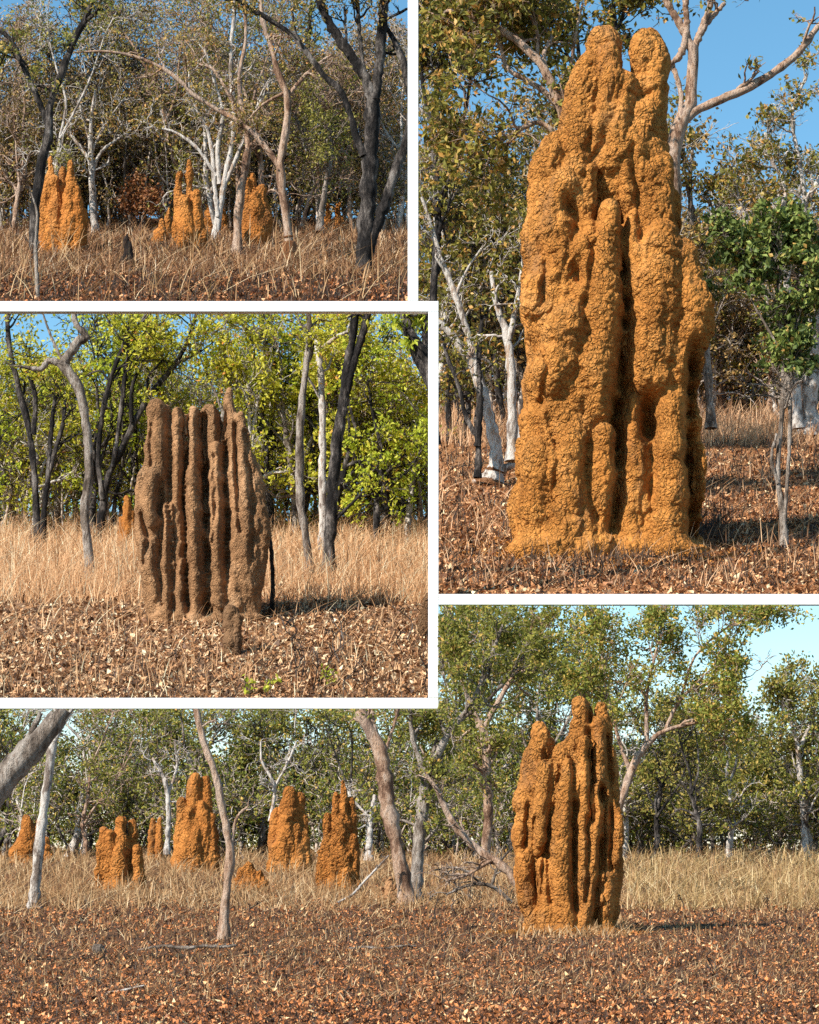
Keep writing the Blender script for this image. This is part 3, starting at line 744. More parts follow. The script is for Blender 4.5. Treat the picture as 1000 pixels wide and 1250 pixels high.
# lower landscape, behind the tall one
small(4, 'termite_mound', 'squat orange termite mound of rounded lobes, the shortest and nearest of the far row', [(147, 996, 8, 147, 16, 0), (160, 999, 7, 160, 12, -8), (127, 1008, 8, 126, 10, 4), (148, 1028, 8, 147, 11, 14), (169, 1030, 8, 166, 10, 8), (136, 1012, 6, 136, 9, 8), (122, 1040, 5, 122, 7, 8), (133, 1048, 5, 134, 7, 12)], 1085, clay4b, 31)
small(4, 'termite_mound', 'high narrow red orange termite mound right behind the thin crooked sapling', [(237, 944, 7, 238, 20, 0), (250, 946, 7, 252, 16, -4), (222, 972, 7, 222, 10, 4), (232, 985, 6, 228, 10, 10), (248, 975, 6, 252, 10, 8), (258, 992, 6, 260, 9, 6), (239, 1008, 7, 238, 10, 14), (226, 1000, 4, 224, 7, 10)], 1064, clay4b, 32)
small(4, 'termite_mound', 'broad shouldered orange termite mound with blunt square top standing in dry grass', [(353, 958, 9, 354, 18, 0), (365, 966, 9, 368, 12, -6), (336, 984, 7, 335, 9, 0), (352, 990, 9, 345, 12, 10), (362, 1005, 5, 366, 9, 10), (372, 1012, 6, 374, 8, 6), (337, 1030, 5, 340, 9, 10), (360, 1030, 5, 358, 9, 12)], 1064, clay4b, 33)
small(4, 'termite_mound', 'pointed orange termite mound with one thin spire beside the leaning brown trunk', [(419, 951, 3, 420, 16, 0), (411, 966, 5, 409, 14, 2), (428, 972, 6, 431, 10, -5), (400, 992, 5, 399, 10, 4), (416, 1000, 6, 418, 10, 10), (432, 1018, 6, 433, 8, 6), (391, 1036, 5, 394, 7, 6), (405, 1040, 5, 406, 9, 12), (424, 1040, 6, 424, 9, 12)], 1087, clay4b, 34)
small(4, 'termite_mound', 'small far orange termite mound half hidden by the pale slender trunk', [(34, 994, 7, 32, 15, 0), (48, 998, 6, 50, 12, -3), (26, 1014, 5, 22, 9, 3), (56, 1022, 5, 58, 8, 0)], 1053, clay4b, 35)
small(4, 'termite_mound', 'thin distant orange termite mound showing between tree trunks', [(187, 998, 4, 187, 6, 0), (195, 997, 4, 195, 6, 2), (184, 1012, 3, 185, 4, 4)], 1050, clay4b, 36)
small(4, 'termite_mound', 'low ragged heap of a broken termite mound sunk in dry grass', [(305, 1050, 7, 306, 18, 0), (295, 1060, 6, 291, 12, 4), (317, 1062, 6, 321, 12, 4)], 1087, clay4b, 37, rough=1.5)
small(4, 'termite_mound', 'low weathered grey brown termite mound at the foot of the leaning brown trunk', [(476, 1070, 4, 476, 9, 0), (484, 1078, 4, 485, 8, 2), (466, 1082, 4, 467, 6, 3)], 1102, clay3, 38)
# upper left landscape
small(1, 'termite_mound', 'bright orange pair of joined termite towers beside the dark leaning tree', [(62, 190, 3, 62, 13, 0), (68, 215, 5, 66, 13, 4), (56, 214, 6, 56, 8, 2), (76, 202, 4, 70, 8, -4), (87, 197, 4, 88, 14, 8), (95, 230, 6, 95, 12, 10), (85, 240, 7, 84, 12, 14), (104, 256, 4, 101, 7, 8)], 308, clay1, 41, depth=11)
small(1, 'termite_mound', 'orange termite mound with one thin finger spire dappled by branch shadow', [(232, 194, 4, 232, 10, 0), (219, 210, 5, 218, 9, 4), (240, 232, 7, 241, 10, 4), (228, 240, 7, 226, 11, 10), (246, 262, 4, 245, 8, 4)], 305, clay1, 42)
small(1, 'termite_mound', 'low broken orange termite stub in grass beside the finger spired mound', [(206, 252, 2, 204, 6, 0), (198, 268, 4, 198, 8, 3), (192, 276, 3, 191, 5, 0)], 296, clay1, 43)
small(1, 'termite_mound', 'smooth shouldered orange termite mound between the pale bent trunk and its neighbour', [(308, 211, 5, 308, 12, 0), (302, 218, 6, 302, 9, 6), (319, 225, 7, 318, 12, 2), (326, 240, 4, 324, 6, 0), (312, 235, 7, 313, 13, 10)], 300, clay1, 44)
small(1, 'termite_mound', 'half hidden orange termite mound behind the clump of pale trunks', [(259, 241, 3, 258, 7, 0), (272, 250, 4, 273, 6, 0), (252, 256, 3, 251, 5, 0)], 284, clay1, 45)
small(1, 'termite_mound', 'tiny far orange termite mound behind a grey leaning trunk', [(400, 246, 3, 400, 5, 0), (412, 248, 3, 412, 6, 0), (417, 262, 2, 418, 4, 0)], 279, clay1, 46)
# left middle landscape
make_mound('termite_mound', 'dark brown organ pipe termite mound of upright ribs rising from leaf litter', [
    (0, [(192, 497, 11.1), (192, 530, 13.3), (190, 580, 16.8), (186, 640, 19.0), (190, 700, 17.9), (200, 765, 15.6)]), (-8, [(200, 500, 8.8), (202, 560, 14.5), (204, 640, 19.0), (206, 765, 19.0)]),
    (8, [(176, 580, 7.6), (173, 610, 8.8), (176, 650, 9.9), (182, 700, 9.9), (192, 740, 9.9)]), (18, [(186, 585, 7.6), (185, 608, 9.9), (187, 640, 8.8)]), (20, [(180, 665, 8.8), (184, 700, 9.9), (192, 730, 8.8)]),
    (4, [(217, 505, 8.8), (217, 560, 9.9), (216, 640, 11.1), (217, 765, 13.3)]),
    (2, [(237, 502, 7.6), (236, 550, 9.9), (237, 620, 12.2), (238, 690, 12.2), (240, 765, 14.5)]), (16, [(237, 575, 8.8), (237, 605, 11.1), (240, 660, 12.2), (241, 765, 14.5)]),
    (-6, [(257, 503, 12.2), (259, 560, 14.5), (264, 640, 16.8), (266, 765, 17.9)]), (10, [(265, 548, 8.8), (265, 600, 11.1), (266, 660, 13.3), (267, 765, 13.3)]),
    (0, [(280, 478, 4.2), (280, 500, 8.8), (284, 560, 15.6), (290, 640, 20.2), (293, 765, 21.3)]), (8, [(294, 508, 6.5), (298, 560, 11.1), (302, 620, 14.5), (300, 765, 16.8)]),
    (2, [(307, 560, 7.6), (313, 610, 11.1), (318, 650, 11.1), (312, 700, 11.1), (306, 765, 11.1)]),
    (-22, [(230, 560, 21.3), (245, 640, 39.6), (250, 765, 51.0)]), (-20, [(205, 560, 16.8), (290, 640, 16.8)]),
    (18, [(206, 620, 7.6), (204, 690, 9.9), (205, 765, 13.3)]), (18, [(225, 690, 7.6), (224, 765, 11.1)]),
    (14, [(286, 700, 9.9), (285, 765, 14.5)]),
], 753, 90, clay3, k=3, vox=1.3, fs=0.6, seed=51, rough=0.65, lobes=0.7, smooth_it=2, skirt=3, clefts=[
    (4, 15.47, [(206, 505), (208, 560), (209, 640), (212, 720), (213, 745)]), (4, 26, [(227, 505), (227, 560), (226, 620), (230, 700), (231, 745)]), (5.5, 34, [(248, 510), (249, 560), (251, 620), (253, 690), (254, 745)]), (5, 30, [(272, 505), (275, 560), (277, 620), (278, 680), (279, 735)]),
    (3.5, 16, [(196, 590), (199, 640), (197, 690), (202, 740)]), (3, 14, [(300, 530), (306, 580), (310, 630), (308, 690)]), (3, 12, [(176, 630), (182, 660), (178, 690)]), (3, 12, [(288, 520), (290, 580), (294, 650)]), (3, 10, [(262, 560), (264, 620), (259, 680)]), (2.5, 8, [(186, 520), (184, 570)])])
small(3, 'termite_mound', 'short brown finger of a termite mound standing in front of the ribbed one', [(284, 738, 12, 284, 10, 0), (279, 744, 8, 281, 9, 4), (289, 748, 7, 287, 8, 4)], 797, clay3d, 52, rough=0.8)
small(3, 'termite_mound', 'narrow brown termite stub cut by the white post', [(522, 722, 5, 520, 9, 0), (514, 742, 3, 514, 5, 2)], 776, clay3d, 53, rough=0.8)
small(3, 'termite_mound', 'slim far termite mound behind the dark leaning trunk', [(156, 604, 4, 154, 9, 0), (162, 622, 4, 160, 7, 0), (148, 630, 3, 147, 6, 2)], 672, clay4b, 54)
small(1, 'burnt_stump', 'black burnt pointed stump in the russet grass between orange mounds', [(155, 284, 3, 154, 7, 0), (159, 294, 3, 159, 6, 2)], 326, stub_m, 55, rough=0.7, cat='stump')

# ================================================================== lower landscape: trees
T = make_tree
K4 = B[4]
T(4, 'gum_tree', 'thick grey gum trunk leaning in steeply across the top corner of the lower landscape', 'tree', [[(-90, 1120, 40), (-50, 1035, 36), (-12, 975, 33), (20, 935, 31), (48, 905, 29), (75, 870, 24), (92, 848, 20)], [(22, 925, 10), (40, 890, 8), (50, 870, 6)]], K4['grey'], None, d=15.5, seed=1, l1=(0, 10), l2=(0, 5), l3=(0, 5), nl=0, wander=3, trunk_seg=14)
T(4, 'gum_tree', 'slender pale gum with a smooth bare grey trunk near the steeply leaning thick one', 'tree', [[(42, 1108, 14), (45, 1060, 13), (53, 990, 12), (61, 930, 11), (67, 885, 10), (70, 855, 9)], [(66, 905, 6), (85, 870, 5), (100, 845, 4)]], K4['gum'], L4, seed=2, l1=(2, 40), l2=(2, 20), l3=(2, 10), nl=3, wander=4, tmin=0.8, trunk_seg=12)
T(4, 'gum_tree', 'thin crooked reddish sapling trunk standing nearest before the row of far mounds', 'tree', [[(273, 1146, 13), (275, 1100, 11), (281, 1050, 12), (279, 1025, 10), (272, 990, 10), (264, 950, 9), (250, 910, 9), (242, 880, 8), (238, 855, 8)], [(281, 1040, 5), (289, 1000, 4), (302, 985, 3)]], K4['pink'], L4, seed=3, l1=(1, 40), l2=(2, 20), l3=(2, 10), nl=2, wander=3, tmin=0.8, trunk_seg=12)
T(4, 'gum_tree', 'leaning brown and white trunk beside the pointed orange mound, forked high up', 'tree', [[(497, 1103, 22), (492, 1070, 18), (484, 1030, 17), (474, 985, 19), (470, 950, 20), (462, 910, 18), (448, 885, 17), (436, 858, 15)], [(466, 920, 12), (456, 890, 10), (452, 858, 9)], [(468, 925, 5), (478, 895, 4), (488, 860, 4)]], K4['pink'], L4, seed=4, l1=(3, 50), l2=(3, 26), l3=(2, 12), nl=3, wander=5, tmin=0.75, trunk_seg=12)
T(4, 'gum_tree', 'pale grey trunk with dark spreading upper limbs, close to the leaning brown and white trunk', 'tree', [[(507, 1098, 17), (510, 1050, 15), (514, 1000, 15), (521, 955, 14), (527, 930, 12)], [(524, 945, 11), (545, 900, 9), (575, 860, 7), (600, 800, 5), (615, 760, 3)], [(522, 950, 8), (505, 905, 6), (500, 860, 5)], [(545, 900, 6), (535, 870, 5), (532, 850, 4)], [(560, 880, 6), (600, 850, 4), (640, 800, 3)]], K4['grey'], L4b, seed=5, l1=(9, 60), l2=(5, 28), l3=(3, 13), nl=7, wander=6, tmin=0.35, trunk_seg=10)
T(4, 'gum_tree', 'tan trunk rising behind the fallen branch to the left of the tall mound', 'tree', [[(592, 1046, 12), (596, 1000, 12), (594, 950, 12), (592, 905, 11), (586, 880, 10)], [(588, 890, 8), (575, 860, 6), (560, 820, 4), (552, 780, 3)], [(590, 890, 8), (612, 850, 6), (640, 800, 4), (650, 760, 3)]], K4['pink'], L4b, d=44, seed=6, l1=(9, 60), l2=(5, 30), l3=(3, 14), nl=9, tmin=0.4, wander=8)
T(4, 'gum_tree', 'wide spreading gum with curved pinkish limbs and broad olive crown right behind the tall mound', 'tree', [[(745, 1062, 12.2), (750, 1010, 10.8), (762, 965, 10.1), (776, 930, 9.4), (792, 905, 7.9)], [(785, 915, 6.5), (806, 895, 5.8), (840, 884, 4.3), (870, 880, 3.6), (890, 879, 2.9)], [(812, 892, 5.0), (828, 858, 4.3), (850, 838, 3.6), (885, 833, 2.9), (915, 826, 1.4)], [(770, 945, 5.8), (752, 890, 4.3), (738, 830, 2.9), (735, 780, 2.2)], [(790, 905, 5.8), (790, 850, 4.3), (800, 800, 2.9), (810, 765, 2.2)], [(830, 856, 3.6), (850, 800, 2.9), (890, 765, 2.2), (930, 748, 1.4)]], K4['pink'], L4, d=40, seed=7, l1=(12, 60), l2=(6, 30), l3=(3, 13), nl=8, tmin=0.35, wander=10, lines_sprout=[1, 2, 3, 4, 5], up=0.45, keep=lambda x, y: ~((x > 915) & (y > 770) & (y < 830)))

rg = np.random.default_rng(41)
GRP4 = 'trees of the woodland behind the lower landscape'
def wood(k, xs, rows, n, H, wpx, leafs, barks, group, label, seed, fork=(0.35, 0.6), hmap=None, name='woodland_tree', **kw):
    rng = np.random.default_rng(seed)
    for i in range(n):
        px = xs[0] + (xs[1] - xs[0]) * (i + rng.uniform(0.1, 0.9)) / n
        row = rows[0] + (rows[1] - rows[0]) * rng.uniform(0, 1)
        h = rng.uniform(*H)
        if hmap is not None: h = min(h, row - hmap(px) )
        ln = wild_lines(px, row, h, rng.uniform(*wpx), rng, lean=rng.normal() * 0.12, fork=rng.uniform(*fork), nlimb=int(rng.integers(2, 4)))
        bi = int(rng.integers(len(barks))); li = int(rng.integers(len(leafs)))
        T(k, name, label, 'tree', ln, barks[bi], leafs[li], group=group, seed=seed * 100 + i, **kw)
top4 = lambda x: float(np.interp(x, [0, 520, 540, 690, 705, 760, 780, 900, 925, 950, 1000, 1100], [835, 835, 710, 715, 770, 790, 740, 770, 860, 850, 838, 840]))
wood(4, (-110, 540), (1043, 1050), 19, (190, 240), (6, 11), [L4, L4b, L4], [K4['gum'], K4['grey'], K4['dark'], K4['pink']], GRP4, 'leafy woodland tree with a thin trunk in the far tree line of the lower landscape', 51, gap=0.0, hmap=top4, l1=(6, 55), l2=(5, 30), l3=(3, 14), nl=4, ll=5.2, lw=2.9, up=0.3)
wood(4, (540, 720), (1043, 1050), 8, (280, 330), (7, 11), [L4b, L4b, L4], [K4['gum'], K4['grey'], K4['dark']], GRP4, 'leafy woodland tree with a thin trunk in the far tree line of the lower landscape', 52, hmap=top4, l1=(7, 70), l2=(5, 34), l3=(3, 15), nl=5, ll=5.5, lw=3.1, up=0.3)
wood(4, (760, 1110), (1043, 1052), 14, (150, 215), (6, 9), [L4, L4b, L4y], [K4['gum'], K4['grey'], K4['dark']], GRP4, 'leafy woodland tree with a thin trunk in the far tree line of the lower landscape', 53, gap=0.0, hmap=lambda x: top4(x) + 45, l1=(6, 55), l2=(5, 30), l3=(3, 14), nl=5, ll=5.2, lw=2.9, up=0.2)
wood(4, (-40, 1040), (1041.5, 1043), 46, (80, 170), (3, 6), [L4b, L4b, L4], [K4['gum'], K4['grey'], K4['dark'], K4['dark']], GRP4, 'leafy woodland tree with a thin trunk in the far tree line of the lower landscape', 54, hmap=lambda x: top4(x) + 60, l1=(6, 40), l2=(4, 22), l3=(3, 10), nl=3, ll=5.2, lw=2.9, tmin=0.2)
T(4, 'woodland_tree', 'yellowing tree at the right edge of the lower landscape, standing against open sky', 'tree', [[(985, 1050, 9), (982, 990, 8), (978, 940, 7), (975, 900, 6)], [(976, 915, 5), (965, 880, 4), (958, 850, 3)], [(976, 915, 5), (992, 875, 4), (1003, 835, 3)]], K4['gum'], L4y, seed=77, l1=(8, 40), l2=(5, 22), l3=(3, 11), nl=7, up=0.4)
# bare branchy small trees
for i, (ln, lab) in enumerate([
    ([[(330, 1000, 4), (335, 960, 4), (320, 930, 3), (318, 905, 2)], [(333, 965, 3), (352, 930, 3), (362, 905, 2)]], 'leafless pale crooked branches of a dead tree above the blunt topped mound'),
    ([[(204, 1040, 7), (206, 985, 6), (200, 950, 5), (186, 925, 3)], [(205, 970, 4), (216, 935, 3), (212, 905, 2)]], 'bare grey dead tree left of the high narrow mound'),
    ([[(450, 1048, 9), (452, 1010, 8), (458, 970, 5)], [(453, 1000, 3), (430, 975, 3), (420, 955, 2)]], 'short pale broken trunk behind the leaning brown trunk')]):
    T(4, 'dead_tree', lab, 'tree', ln, K4['gum'], None, d=46, seed=90 + i, l1=(5, 34), l2=(4, 16), l3=(2, 8), nl=0, tmin=0.3, wob=0.4)
T(4, 'fallen_branch', 'brown fallen bough propped up and curving down to the foot of the tall mound', 'branch', [[(632, 1078, 12), (612, 1056, 11), (590, 1043, 10), (565, 1020, 9), (545, 990, 8), (534, 965, 6), (520, 945, 4)], [(600, 1050, 5), (570, 1068, 4), (545, 1075, 3)]], K4['pink'], None, d=24, seed=95, l1=(6, 40), l2=(3, 22), l3=(2, 10), nl=0, tmin=0.15, wob=0.4, flare=0)
T(4, 'fallen_branch', 'heap of grey dead twigs lying in front of the fallen bough', 'branch', [[(625, 1102, 5), (600, 1082, 5), (575, 1080, 4), (545, 1092, 3)], [(600, 1082, 4), (612, 1050, 3), (640, 1020, 2)], [(590, 1080, 3), (560, 1060, 3), (530, 1062, 2)]], K4['grey'], None, d=25.5, seed=96, l1=(7, 36), l2=(4, 18), l3=(2, 9), nl=0, tmin=0.1, wob=0.45, flare=0)
def stick(k, name, label, line, bark, dd=None, seed=0, cat='branch', side=(2, 14)):
    row = line[0][1]; d = float(gd(k, row)) if dd is None else dd
    return T(k, name, label, cat, [line], bark, None, d=d, seed=seed, l1=(side[0], side[1]), l2=(1, side[1] * .5), l3=(0, 5), nl=0, wander=2, flare=0, trunk_seg=7)
stick(4, 'fallen_branch', 'long white dry stick lying on bare soil beside the grey stone', [(168, 1160, 2.5), (198, 1155, 4), (225, 1157.5, 4.5), (250, 1155, 4), (270, 1156.5, 4), (288, 1154, 3)], K4['grey'], seed=101)
stick(4, 'fallen_branch', 'white dry stick lying on burnt soil in front of the leaning brown trunk', [(395, 1158, 2), (420, 1159, 3.5), (445, 1156.5, 4), (470, 1158, 3.5), (490, 1155, 3), (508, 1155, 2)], K4['grey'], seed=102)
stick(4, 'fallen_branch', 'thin pale branch propped over grass below the pointed mound', [(408, 1104, 3), (430, 1092, 3), (445, 1076, 3), (475, 1044, 2)], K4['gum'], seed=103)
stick(4, 'fallen_branch', 'long black burnt pole lying across the scorched foreground', [(5, 1199, 5), (60, 1202, 6), (110, 1203, 5), (145, 1200, 3)], B[4]['dark'], seed=104, side=(1, 8))
stick(4, 'fallen_branch', 'thin white twig on burnt soil in the nearest foreground', [(128, 1212, 2), (150, 1209, 3), (176, 1203, 2)], K4['gum'], seed=105)
rngs = np.random.default_rng(6)
for i in range(34):
    px = rngs.uniform(5, 1000); row = rngs.uniform(1105, 1235); L = rngs.uniform(8, 26)
    stick(4, 'dry_stalk', 'charred upright stalk sticking out of the scorched foreground soil', [(px, row, 1.6), (px + rngs.normal() * 3, row - L * .5, 1.3), (px + rngs.normal() * 6, row - L, 0.9)], K4['dark'], seed=110 + i, cat='stalk', side=(2, 9))['group'] = 'charred stalks on the scorched foreground'
make_mound('rock', 'pale grey stone lying on the scorched foreground soil', [(0, [(118, 1158, 6), (122, 1160, 8), (126, 1162, 5)])], 1166, float(gd(4, 1166)), K4['grey'], vox=1.2, fs=0.3, seed=61, smooth_it=1, rough=0.8, cat='rock')

grass(4, 'dry_grass', 'dry straw coloured grass below the tree line of the lower landscape', 30680, (1041, 1112), (-150, 1150), (6, 28), G4, w=0.9, seed=1, lean=0.95, rowpow=1.35)
grass(4, 'dry_grass', 'pale greenish straw grass at the right side of the lower landscape', 9450, (1044, 1112), (765, 1150), (5, 34), G4g, w=1.0, seed=2, lean=1.0)
grass(4, 'dry_grass', 'sparse tawny stubble grass around the tall mound and on the scorched soil', 16800, (1090, 1225), (-150, 1150), (4, 15), G4, w=1.0, seed=3, lean=0.9, rowpow=1.7)
grass(4, 'charred_grass', 'black burnt grass stubble on the scorched soil', 17080, (1092, 1255), (-150, 1150), (3, 13), Gk, w=1.2, seed=4, lean=0.9)
litter(4, 'leaf_litter', 'rust brown dead leaves covering the scorched soil', 109800, (1098, 1262), (-150, 1150), 0.026, Q4, seed=1)
litter(4, 'leaf_litter', 'fine dark crumbs of leaf and bark all over the scorched soil', 73200, (1085, 1262), (-150, 1150), 0.013, Q4, seed=5, even=True)
litter(4, 'leaf_litter', 'finer rust brown leaf litter further back', 21960, (1060, 1135), (-150, 1150), 0.044, Q4, seed=2)

# ================================================================== upper right landscape
K2 = B[2]
T(2, 'gum_tree', 'white forked gum with flaring orange roots left of the huge ochre mound', 'tree', [[(600, 592, 30), (605, 576, 21), (606, 555, 16), (602, 530, 14), (594, 495, 13), (583, 460, 13), (575, 440, 11), (560, 420, 10), (545, 402, 9), (528, 390, 8)], [(588, 475, 10), (578, 430, 9), (566, 390, 8), (552, 350, 7), (540, 320, 6), (528, 280, 5), (515, 240, 4)], [(604, 570, 15), (595, 580, 11), (578, 589, 6)], [(612, 575, 11), (630, 560, 10), (633, 520, 9)], [(556, 360, 4), (570, 330, 3), (590, 300, 2)]], K2['gum'], L2, seed=201, flare=1.0, sheath=(mud_m, 558, [0], 'root_flare'), l1=(4, 45), l2=(4, 26), l3=(2, 14), nl=2, wander=4, tmin=0.5, trunk_seg=12, lines_sprout=[0, 1, 4], ll=8, lw=4)
T(2, 'gum_tree', 'grey white trunk half hidden at the left flank of the huge ochre mound', 'tree', [[(626, 560, 14), (625, 500, 12), (624, 450, 11), (618, 405, 9), (606, 370, 7), (600, 330, 5)], [(622, 415, 8), (628, 385, 7), (634, 350, 5), (640, 310, 4)]], K2['gum'], L2, d=70, seed=202, l1=(5, 45), l2=(4, 24), l3=(2, 12), nl=2, wander=4, tmin=0.4, ll=8, lw=4)
T(2, 'gum_tree', 'dark thin crooked stem at the left edge of the upper right landscape', 'tree', [[(583, 580, 9), (584, 540, 7), (570, 510, 6), (560, 470, 5), (548, 440, 5), (540, 410, 4)], [(583, 545, 9), (586, 490, 8), (585, 430, 6), (590, 380, 5)]], K2['dark'], L2, d=72, seed=203, l1=(4, 40), l2=(4, 22), l3=(2, 10), nl=2, wander=4, tmin=0.5, ll=7, lw=3.5)
T(2, 'gum_tree', 'tall gum with pale limbs arching leftward from behind the top of the huge mound', 'tree', [[(705, 520, 20), (702, 400, 19), (698, 280, 17), (694, 190, 15), (686, 140, 13), (672, 105, 11), (650, 70, 10), (615, 42, 9), (570, 20, 8), (545, -5, 7)], [(690, 140, 9), (668, 115, 8), (640, 95, 7), (620, 82, 5), (608, 45, 5), (590, 0, 4)], [(695, 180, 7), (660, 150, 6), (625, 165, 6), (595, 185, 4)], [(655, 75, 5), (656, 40, 4), (640, 0, 3)], [(690, 160, 5), (700, 60, 4), (712, 0, 3)]], K2['pink'], L2, d=76, seed=204, gap=0.04, l1=(12, 95), l2=(7, 48), l3=(4, 22), nl=6, wander=8, tmin=0.45, ll=9.5, lw=5, jit=8, trunk_seg=10, lines_sprout=[0, 1, 2, 3])
T(2, 'gum_tree', 'big smooth gum with thick bare limbs reaching across the blue sky beside the twin towers', 'tree', [[(805, 560, 26), (812, 420, 24), (818, 300, 22), (820, 215, 20), (822, 180, 19), (830, 150, 17), (842, 125, 15), (846, 90, 14), (846, 55, 12)], [(820, 185, 16), (830, 155, 14), (850, 135, 12), (885, 120, 11), (930, 98, 10), (955, 80, 9), (978, 60, 8), (1000, 30, 7), (1015, 10, 6)], [(846, 60, 11), (830, 30, 9), (815, 5, 9), (800, -25, 8)], [(815, 80, 5), (830, 68, 9), (838, 40, 8), (836, 0, 7)], [(846, 62, 8), (862, 30, 7), (885, 5, 5)], [(846, 60, 8), (866, 10, 7), (872, -25, 6)], [(822, 190, 9), (832, 120, 6), (820, 75, 8)]], K2['pink'], L2, d=78, seed=205, l1=(3, 70), l2=(4, 34), l3=(3, 14), nl=1, wander=5, tmin=0.35, ll=9, lw=6, trunk_seg=12, lines_sprout=[1, 4, 5], up=0.5)
T(2, 'shrub_tree', 'young leafy tree with deep green crown and thin twin stems beside the huge mound', 'tree', [[(958, 668, 9), (956, 630, 8), (950, 580, 6), (954, 520, 6), (957, 460, 5), (955, 420, 4), (950, 380, 3)], [(957, 640, 6), (962, 580, 5), (965, 500, 5), (962, 440, 4), (975, 380, 3), (985, 320, 2)], [(950, 590, 5), (942, 560, 4), (948, 530, 3)], [(955, 430, 3), (925, 380, 3), (900, 330, 2), (885, 300, 2)], [(958, 420, 3), (950, 350, 3), (955, 290, 2)]], K2['grey'], L2g, seed=206, l1=(14, 52), l2=(6, 30), l3=(4, 15), nl=5, tmin=0.5, ll=8.5, lw=5.5, jit=4, lines_sprout=[0, 1, 3, 4], wander=6, keep=lambda x, y: (y < 452) & (x > 858), trunk_seg=8)
T(2, 'gum_tree', 'thick pinkish white trunk at the right edge behind the young green tree', 'tree', [[(990, 528, 24), (988, 490, 20), (992, 450, 18), (1000, 400, 17), (1008, 340, 14), (1005, 250, 10)], [(996, 430, 10), (985, 380, 8), (975, 330, 6), (950, 260, 4), (960, 200, 3)]], K2['gum'], L2, d=100, seed=207, l1=(8, 70), l2=(5, 34), l3=(3, 14), nl=5, tmin=0.4, ll=7, lw=3.6)
T(2, 'gum_tree', 'twiggy half bare gum whose thin upright stems show beside the twin tower tops', 'tree', [[(690, 530, 12), (700, 400, 11), (712, 250, 9), (715, 150, 7), (708, 80, 5), (704, 20, 4), (710, -20, 3)], [(714, 180, 5), (735, 60, 4), (760, 20, 4), (765, -20, 3)], [(712, 120, 4), (690, 60, 3), (660, 10, 3)], [(735, 80, 3), (752, 40, 3), (748, -10, 2)]], K2['dark'], L2, d=84, seed=211, l1=(9, 70), l2=(6, 36), l3=(3, 16), nl=4, ll=8, lw=4.5, tmin=0.4, wob=0.36, lines_sprout=[0, 1, 2, 3])
T(2, 'gum_tree', 'crooked pale gum with a thin browning crown behind the young deep green tree', 'tree', [[(975, 520, 12), (970, 430, 10), (962, 330, 9), (985, 250, 8), (1002, 215, 6)], [(964, 320, 7), (955, 270, 6), (958, 225, 5), (940, 190, 4), (935, 160, 3)], [(985, 250, 6), (975, 190, 5), (968, 140, 4), (985, 90, 3)], [(962, 340, 6), (925, 290, 5), (905, 255, 4), (898, 215, 3)]], K2['gum'], L2, d=92, seed=212, l1=(10, 56), l2=(6, 30), l3=(3, 14), nl=3, ll=6.5, lw=3.6, tmin=0.35, wob=0.36, gap=0.0)
T(2, 'gum_tree', 'leafy gum reaching just above the right shoulder of the huge mound', 'tree', [[(868, 520, 10), (862, 420, 9), (850, 320, 8), (842, 250, 6), (845, 180, 4)], [(850, 320, 6), (875, 260, 5), (890, 215, 3)], [(848, 270, 5), (835, 200, 4), (838, 140, 3)]], K2['grey'], L2, d=96, seed=213, l1=(9, 50), l2=(6, 28), l3=(3, 13), nl=4, ll=6.5, lw=3.6, tmin=0.4, gap=0.02)
GRP2 = 'trees of the woodland behind the huge mound'
LAB2 = 'thin trunked woodland tree in the hazy brown backdrop behind the huge twin towered mound'
top2 = lambda x: float(np.interp(x, [500, 700, 720, 830, 840, 900, 930, 960, 1040], [-60, -60, 200, 220, 190, 230, 190, 100, 90]))
wood(2, (515, 720), (520, 548), 11, (260, 520), (5, 9), [L2, L2, L1b], [K2['dark'], K2['grey'], K2['gum'], K2['dark']], GRP2, LAB2, 61, gap=0.10, hmap=top2, l1=(8, 85), l2=(6, 44), l3=(3, 20), nl=4, ll=7.3, lw=4.1, jit=7, tmin=0.3, fork=(0.3, 0.5))
wood(2, (515, 720), (500, 515), 15, (180, 420), (4, 7), [L2, L1b, L1b], [K2['dark'], K2['grey'], K2['gum']], GRP2, LAB2, 62, gap=0.05, hmap=top2, l1=(8, 70), l2=(5, 36), l3=(3, 16), nl=2, ll=6.0, lw=3.2, tmin=0.15, fork=(0.3, 0.5))
wood(2, (825, 1030), (500, 512), 16, (200, 300), (5, 9), [L2, L1b, L2], [K2['pink'], K2['gum'], K2['grey'], K2['pink']], GRP2, LAB2, 63, hmap=top2, l1=(8, 55), l2=(5, 30), l3=(3, 13), nl=3, ll=5.2, lw=2.9, tmin=0.25, fork=(0.3, 0.5))
wood(2, (820, 1035), (491, 498), 26, (110, 240), (3, 6), [L1b, L1b, L2], [K2['dark'], K2['grey'], K2['gum'], K2['pink']], GRP2, LAB2, 64, hmap=lambda x: top2(x) + 60, l1=(8, 45), l2=(5, 24), l3=(3, 11), nl=2, ll=5.2, lw=2.7, tmin=0.12)
grass(2, 'dry_grass', 'pinkish dry grass behind the huge ochre mound', 15959, (492, 545), (529, 1120), (8, 36), G2, w=0.9, seed=21, lean=0.55)
grass(2, 'charred_grass', 'charred grass stubble behind the huge ochre mound', 10260, (535, 720), (529, 1120), (5, 20), Gk, w=1.3, seed=22, lean=0.8)
grass(2, 'dry_grass', 'sparse straw stalks around the foot of the huge ochre mound', 2052, (560, 722), (529, 1120), (8, 36), G2, w=1.1, seed=23, lean=0.7)
grass(2, 'dry_grass', 'black stems of burnt grass at the right foot of the huge ochre mound', 260, (640, 668), (838, 885), (16, 46), Gk, w=1.3, seed=24, lean=0.6)
